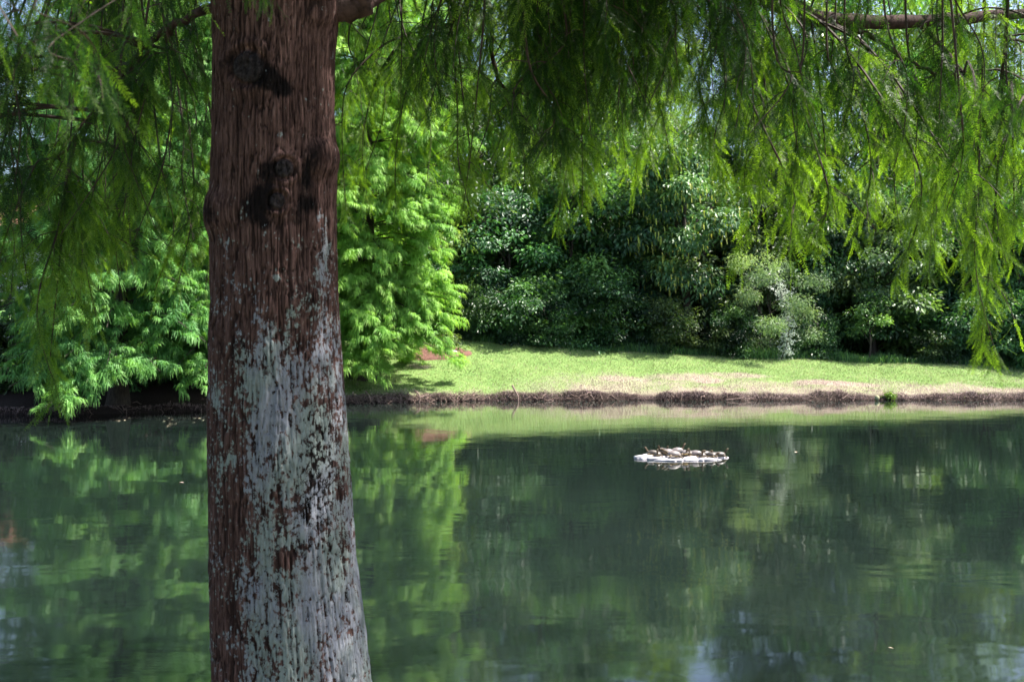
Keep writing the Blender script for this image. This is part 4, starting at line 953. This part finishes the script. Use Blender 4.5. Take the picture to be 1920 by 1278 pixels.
lump('white_stone', XP(848, 38.4), 38.4, G(XP(848, 38.4), 38.4)[2] + .16, .20, .14, .10, simple_mat('white_stone', (0.25, 0.25, 0.25), (0.42, 0.41, 0.41), 8, .8, .4), 'small white stone at the top edge of the red mulch', 'stone', 6)
wd = broadleaf_meshes(241, .42, .2, [leaf_clump_proto(rngp, 14, .12, .11, .55) for _ in range(3)], 5, 4, M_lime, .1, .015, 3, .6, .4)
place('weed', wd, XP(1667, 34.9), yb(1667) + .08, 'bright lime-green weed growing from the bank beside the pale stone', 'weed', parts=('stems', 'leaves'), dz=-.12)
wd2 = broadleaf_meshes(242, .7, .4, CLUMP_S, 5, 3, M_wood, .1, .02, 3, .6, .4)
place('bush', wd2, XP(832, 38.7), 38.7, 'little dark bush behind the white stone on the mulch', 'bush', parts=('stems', 'foliage'))

# ------------------------------------------------------------------ raft and turtles
def raft():
    rng = np.random.default_rng(8)
    m = simple_mat('white_foam', (0.22, 0.205, 0.215), (0.50, 0.47, 0.50), 7, .75, .35, .3, bdist=.02)
    root = empty('foam_raft', tuple(P(1276, 632, 18.1) * [1, 1, 0]), 'broken white foam raft floating on the pond under basking turtles', 'raft')
    def slab(cx, cy_, rx, ry, z0, z1, seed, rz=0, tilt=0):
        n = 40; th = np.linspace(0, 2 * np.pi, n, endpoint=False)
        k = 1 + 1.1 * (fbm(np.cos(th) * 2.4 + seed, np.sin(th) * 2.4, 0, seed, 4) - .5)
        ex = np.sign(np.cos(th)) * np.abs(np.cos(th)) ** .75; ey = np.sign(np.sin(th)) * np.abs(np.sin(th)) ** .8
        rings = []
        for s, z in ((.88, z0), (1.0, z0 + .02), (1.01, z1 - .02), (.985, z1 - .006), (.95, z1), (.6, z1 + .006), (.3, z1 + .01), (.02, z1 + .008)):
            x = ex * rx * k * s; y = ey * ry * k * s
            zz = z + .014 * (fbm(x * 7, y * 7, 0, seed + 3, 3) - .5) * (z > z0) + tilt * x
            rings.append(np.stack([cx + x * math.cos(rz) - y * math.sin(rz), cy_ + x * math.sin(rz) + y * math.cos(rz), zz], -1))
        V = np.concatenate(rings); q = len(rings); i = np.arange(q - 1)[:, None] * n; j = np.arange(n)[None]; j2 = (j + 1) % n
        Q = np.stack([i + j, i + j2, i + n + j2, i + n + j], -1).reshape(-1, 4)
        obj('slab', mesh_data('slab', V, Q, m, None, True), root)
    slab(-.36, .02, .38, .36, -.05, .040, 2, 0, -.02)
    slab(-.66, .06, .17, .16, -.05, .028, 5, .3, .05)
    slab(.02, -.10, .26, .26, -.05, .030, 9, .5, .03)
    slab(.34, -.02, .26, .26, -.05, .036, 7, -.15, -.03)
    slab(.64, .08, .19, .16, -.05, .030, 11, .4, -.04)
    slab(.05, .24, .40, .18, -.05, .055, 15, .1)
    slab(-.30, -.33, .24, .08, -.05, .020, 19, -.2, .03)
    slab(.50, -.24, .17, .08, -.05, .020, 23, .2, -.04)
    slab(.20, -.32, .13, .07, -.05, .018, 27, .1, .05)
raft()

def turtle_meshes(neck, pale=0):
    mb_shell = simple_mat('turtle_shell', *(((0.022, 0.018, 0.013), (0.105, 0.083, 0.068)), ((0.075, 0.060, 0.054), (0.21, 0.180, 0.172)))[pale], 16, .42, .4, .5, bdist=.006)  # pale variant: sun glare on dried shells painted as a lighter colour
    ms2 = simple_mat('turtle_plastron', (0.32, 0.22, 0.09), (0.45, 0.34, 0.16), 16, .6, .2)
    mskin = simple_mat('turtle_skin', (0.03, 0.024, 0.015), (0.15, 0.10, 0.05), 40, .6, .4, .3, (1, 4, 1), .004)
    # body: one skinned surface, pelvis root
    pts = {'pel': (0, -.055, .038, .034), 'mid': (0, 0, .042, .04), 'chest': (0, .055, .042, .032), 'n1': (0, .095, .052 + neck * .012, .015), 'n2': (0, .120, .064 + neck * .04, .0125), 'h1': (0, .135, .072 + neck * .062, .015), 'h2': (0, .157, .074 + neck * .070, .0125), 'h3': (0, .170, .072 + neck * .071, .007),
           'tail': (0, -.10, .026, .008), 'tail2': (0, -.125, .018, .003)}
    E = [('pel', 'mid'), ('mid', 'chest'), ('chest', 'n1'), ('n1', 'n2'), ('n2', 'h1'), ('h1', 'h2'), ('h2', 'h3'), ('pel', 'tail'), ('tail', 'tail2')]
    for s in (-1, 1):
        n = 'L' if s < 0 else 'R'
        pts['f1' + n] = (s * .055, .062, .034, .019); pts['f2' + n] = (s * .088, .078, .024, .014); pts['f3' + n] = (s * .100, .098, .010, .012); pts['f4' + n] = (s * .104, .114, .006, .006)
        pts['b1' + n] = (s * .052, -.062, .032, .020); pts['b2' + n] = (s * .083, -.084, .022, .014); pts['b3' + n] = (s * .094, -.108, .009, .012); pts['b4' + n] = (s * .098, -.124, .006, .006)
        E += [('chest', 'f1' + n), ('f1' + n, 'f2' + n), ('f2' + n, 'f3' + n), ('f3' + n, 'f4' + n), ('pel', 'b1' + n), ('b1' + n, 'b2' + n), ('b2' + n, 'b3' + n), ('b3' + n, 'b4' + n)]
    keys = list(pts); idx = {k: i for i, k in enumerate(keys)}
    me = bpy.data.meshes.new('body_skeleton'); me.from_pydata([pts[k][:3] for k in keys], [(idx[a], idx[b]) for a, b in E], [])
    o = bpy.data.objects.new('body_skeleton', me); C.objects.link(o)
    sk = o.modifiers.new('skin', 'SKIN'); sk.use_smooth_shade = True
    for k in keys: me.skin_vertices[0].data[idx[k]].radius = (pts[k][3], pts[k][3] * .85)
    me.skin_vertices[0].data[idx['pel']].use_root = True
    fat = 1.3
    for k in ('n1', 'n2', 'h1', 'h2', 'h3'): me.skin_vertices[0].data[idx[k]].radius = (pts[k][3] * fat, pts[k][3] * fat)
    sb = o.modifiers.new('sub', 'SUBSURF'); sb.levels = 2; sb.render_levels = 2
    dg = bpy.context.evaluated_depsgraph_get(); body = bpy.data.meshes.new_from_object(o.evaluated_get(dg)); body.name = 'body'
    body.materials.clear(); body.materials.append(mskin)
    bpy.data.objects.remove(o)
    def dome(z0, h, a, b, top, mat, name):
        n, mm = 36, 12; th = np.linspace(0, 2 * np.pi, n, endpoint=False); rings = []
        prof = [(.93, -.004), (1.0, 0), (1.02, .006), (.985, .014)] + [(math.cos(t) * .965, .014 + (h - .014) * math.sin(t)) for t in np.linspace(.18, 1.56, 9)]
        for s, z in prof:
            wide = 1 + .05 * np.cos(th * 2 + math.pi)
            flare = 1 + (.04 * np.maximum(0, -np.sin(th)) if s > .95 else 0)
            rings.append(np.stack([a * s * wide * np.cos(th), b * s * flare * np.sin(th), np.full(n, z0 + z * top)], -1))
        V = np.concatenate(rings); V = V + 0; q = len(rings); i = np.arange(q - 1)[:, None] * n; j = np.arange(n)[None]; j2 = (j + 1) % n
        # scutes: shallow grooves
        gx, gy = V[:, 0] / a, V[:, 1] / b
        groove = np.exp(-((np.abs(gx) - .38) / .05) ** 2) + sum(np.exp(-((gy - c) / .045) ** 2) for c in (-.6, -.2, .2, .6)) * .7
        V[:, 2] -= .0022 * np.clip(groove, 0, 1) * (V[:, 2] > z0 + .012)
        Q = np.stack([i + j, i + j2, i + n + j2, i + n + j], -1).reshape(-1, 4)
        return mesh_data(name, V, Q, mat, None, True)
    shell = dome(.036, .062, .083, .108, 1, mb_shell, 'shell'); plas = dome(.036, .026, .072, .098, -1, ms2, 'plastron')
    eye = MB()
    for s in (-1, 1):
        c = np.array([s * .0115, .152, .079 + neck * .068])
        th = np.linspace(0, 2 * np.pi, 8, endpoint=False)
        rings = [c + .0034 * np.stack([np.full(8, math.cos(p)) * s * 1.0, np.sin(p) * np.cos(th), np.sin(p) * np.sin(th)], -1) for p in np.linspace(.05, 1.6, 4)]
        V = np.concatenate(rings); i = np.arange(3)[:, None] * 8; j = np.arange(8)[None]; eye.add(V, np.stack([i + j, i + (j + 1) % 8, i + 8 + (j + 1) % 8, i + 8 + j], -1).reshape(-1, 4))
    em = eye.mesh('eyes', simple_mat('turtle_eye', (.01, .01, .008), (.02, .018, .01), 5, .15, 0, .6), True)
    return shell, plas, body, em
TUP, TLOW, PUP, PLOW = turtle_meshes(1.0), turtle_meshes(.15), turtle_meshes(1.0, 1), turtle_meshes(.15, 1)
def turtle(px, Y, z, rz, s, up, label, tilt=0.0):
    pale = 'pale' in label.split(' left of')[0] or 'light shell' in label
    me = (PUP if up else PLOW) if pale else (TUP if up else TLOW)
    r = empty('turtle', ((px - 960) / F * Y, Y, z), label, 'turtle', 'turtles basking on the foam raft', R(rz)); r.rotation_euler = (R(tilt), 0, R(rz)); r.scale = (s * 1.12, s * 1.12, s * 1.15); r.location[2] = z - .043
    for n, m in zip(('shell', 'plastron', 'body', 'eyes'), me): obj(n, m, r)
# rz: 0 looks away, 90 looks left, -90 right, 180 at the camera
TURT = [
 (1224, 18.25, .085, 80, .85, 1, 'turtle at the left end of the row with head raised to the left', 0),
 (1233, 18.05, .088, 170, .80, 1, 'brown turtle facing the camera, second from the left end', 0),
 (1240, 18.42, .110, 150, .85, 1, 'small turtle with raised head, first of the close pair beside the biggest shells', 0),
 (1246, 18.30, .108, 195, .90, 1, 'turtle with the tallest raised head just beside the biggest shells', 0),
 (1253, 18.16, .104, 120, .98, 0, 'big pale domed turtle, left one of the three pale shells', 6),
 (1270, 18.36, .108, -75, .95, 1, 'pale domed turtle at the back whose head rises to the right', 4),
 (1263, 17.92, .086, 100, 1.08, 0, 'largest pale turtle at the front of the three pale shells', 5),
 (1282, 18.05, .095, 205, .95, 0, 'pale turtle tilted forward at the middle of the raft', 14),
 (1294, 18.18, .080, 160, .90, 1, 'turtle facing the camera right of the raft gap', 0),
 (1304, 18.14, .075, -100, 1.0, 0, 'turtle with light shell right of the one facing the camera', 3),
 (1316, 18.00, .072, 175, .85, 1, 'brown shadowed turtle facing out on the right slab', 0),
 (1323, 18.20, .072, -60, .90, 0, 'low turtle behind the brown one on the right slab', 0),
 (1333, 18.05, .070, -120, .85, 0, 'flat turtle in the middle of the right slab', 0),
 (1338, 18.15, .068, 150, .80, 1, 'small turtle with lifted head, third from the right end', 0),
 (1349, 18.16, .060, -85, .90, 1, 'turtle at the right end with head raised to the right', 0),
]
for a in TURT: turtle(*a)

# small leaves afloat
rf = np.random.default_rng(31)
def leaf_mesh():
    V = [[0, -.06, .004], [.03, -.01, .012], [0, .07, .006], [-.03, -.01, .012], [0, 0, .003]]
    return mesh_data('floating_leaf', V, [[0, 1, 4, 4], [1, 2, 4, 4], [2, 3, 4, 4], [3, 0, 4, 4]], simple_mat('dead_leaf', (.25, .19, .12), (.5, .42, .32), 20, .6, 0))
LM = leaf_mesh()
def floater(px, py, label, group):
    Y = EYE * F / (py - HZ); o = obj('floating_leaf', LM); o.location = ((px - 960) / F * Y, Y, .004); o.rotation_euler = (0, 0, rf.uniform(0, 6.28)); k = rf.uniform(.7, 1.3) * (.35 if Y < 12 else 1); o.scale = (k, k, k); tag(o, label, 'leaf', group)
for k in range(16): floater(rf.uniform(175, 385), rf.uniform(783, 800), 'small pale leaf floating on the dark water under the left bank cypresses', 'leaves afloat under the left bank')
floater(1493, 848, 'single small leaf floating right of the turtle raft', 'leaves afloat'); floater(340, 905, 'small pale leaf floating on the green reflections beside the big trunk', 'leaves afloat'); floater(1670, 1215, 'tiny leaf floating near the lower right', 'leaves afloat')
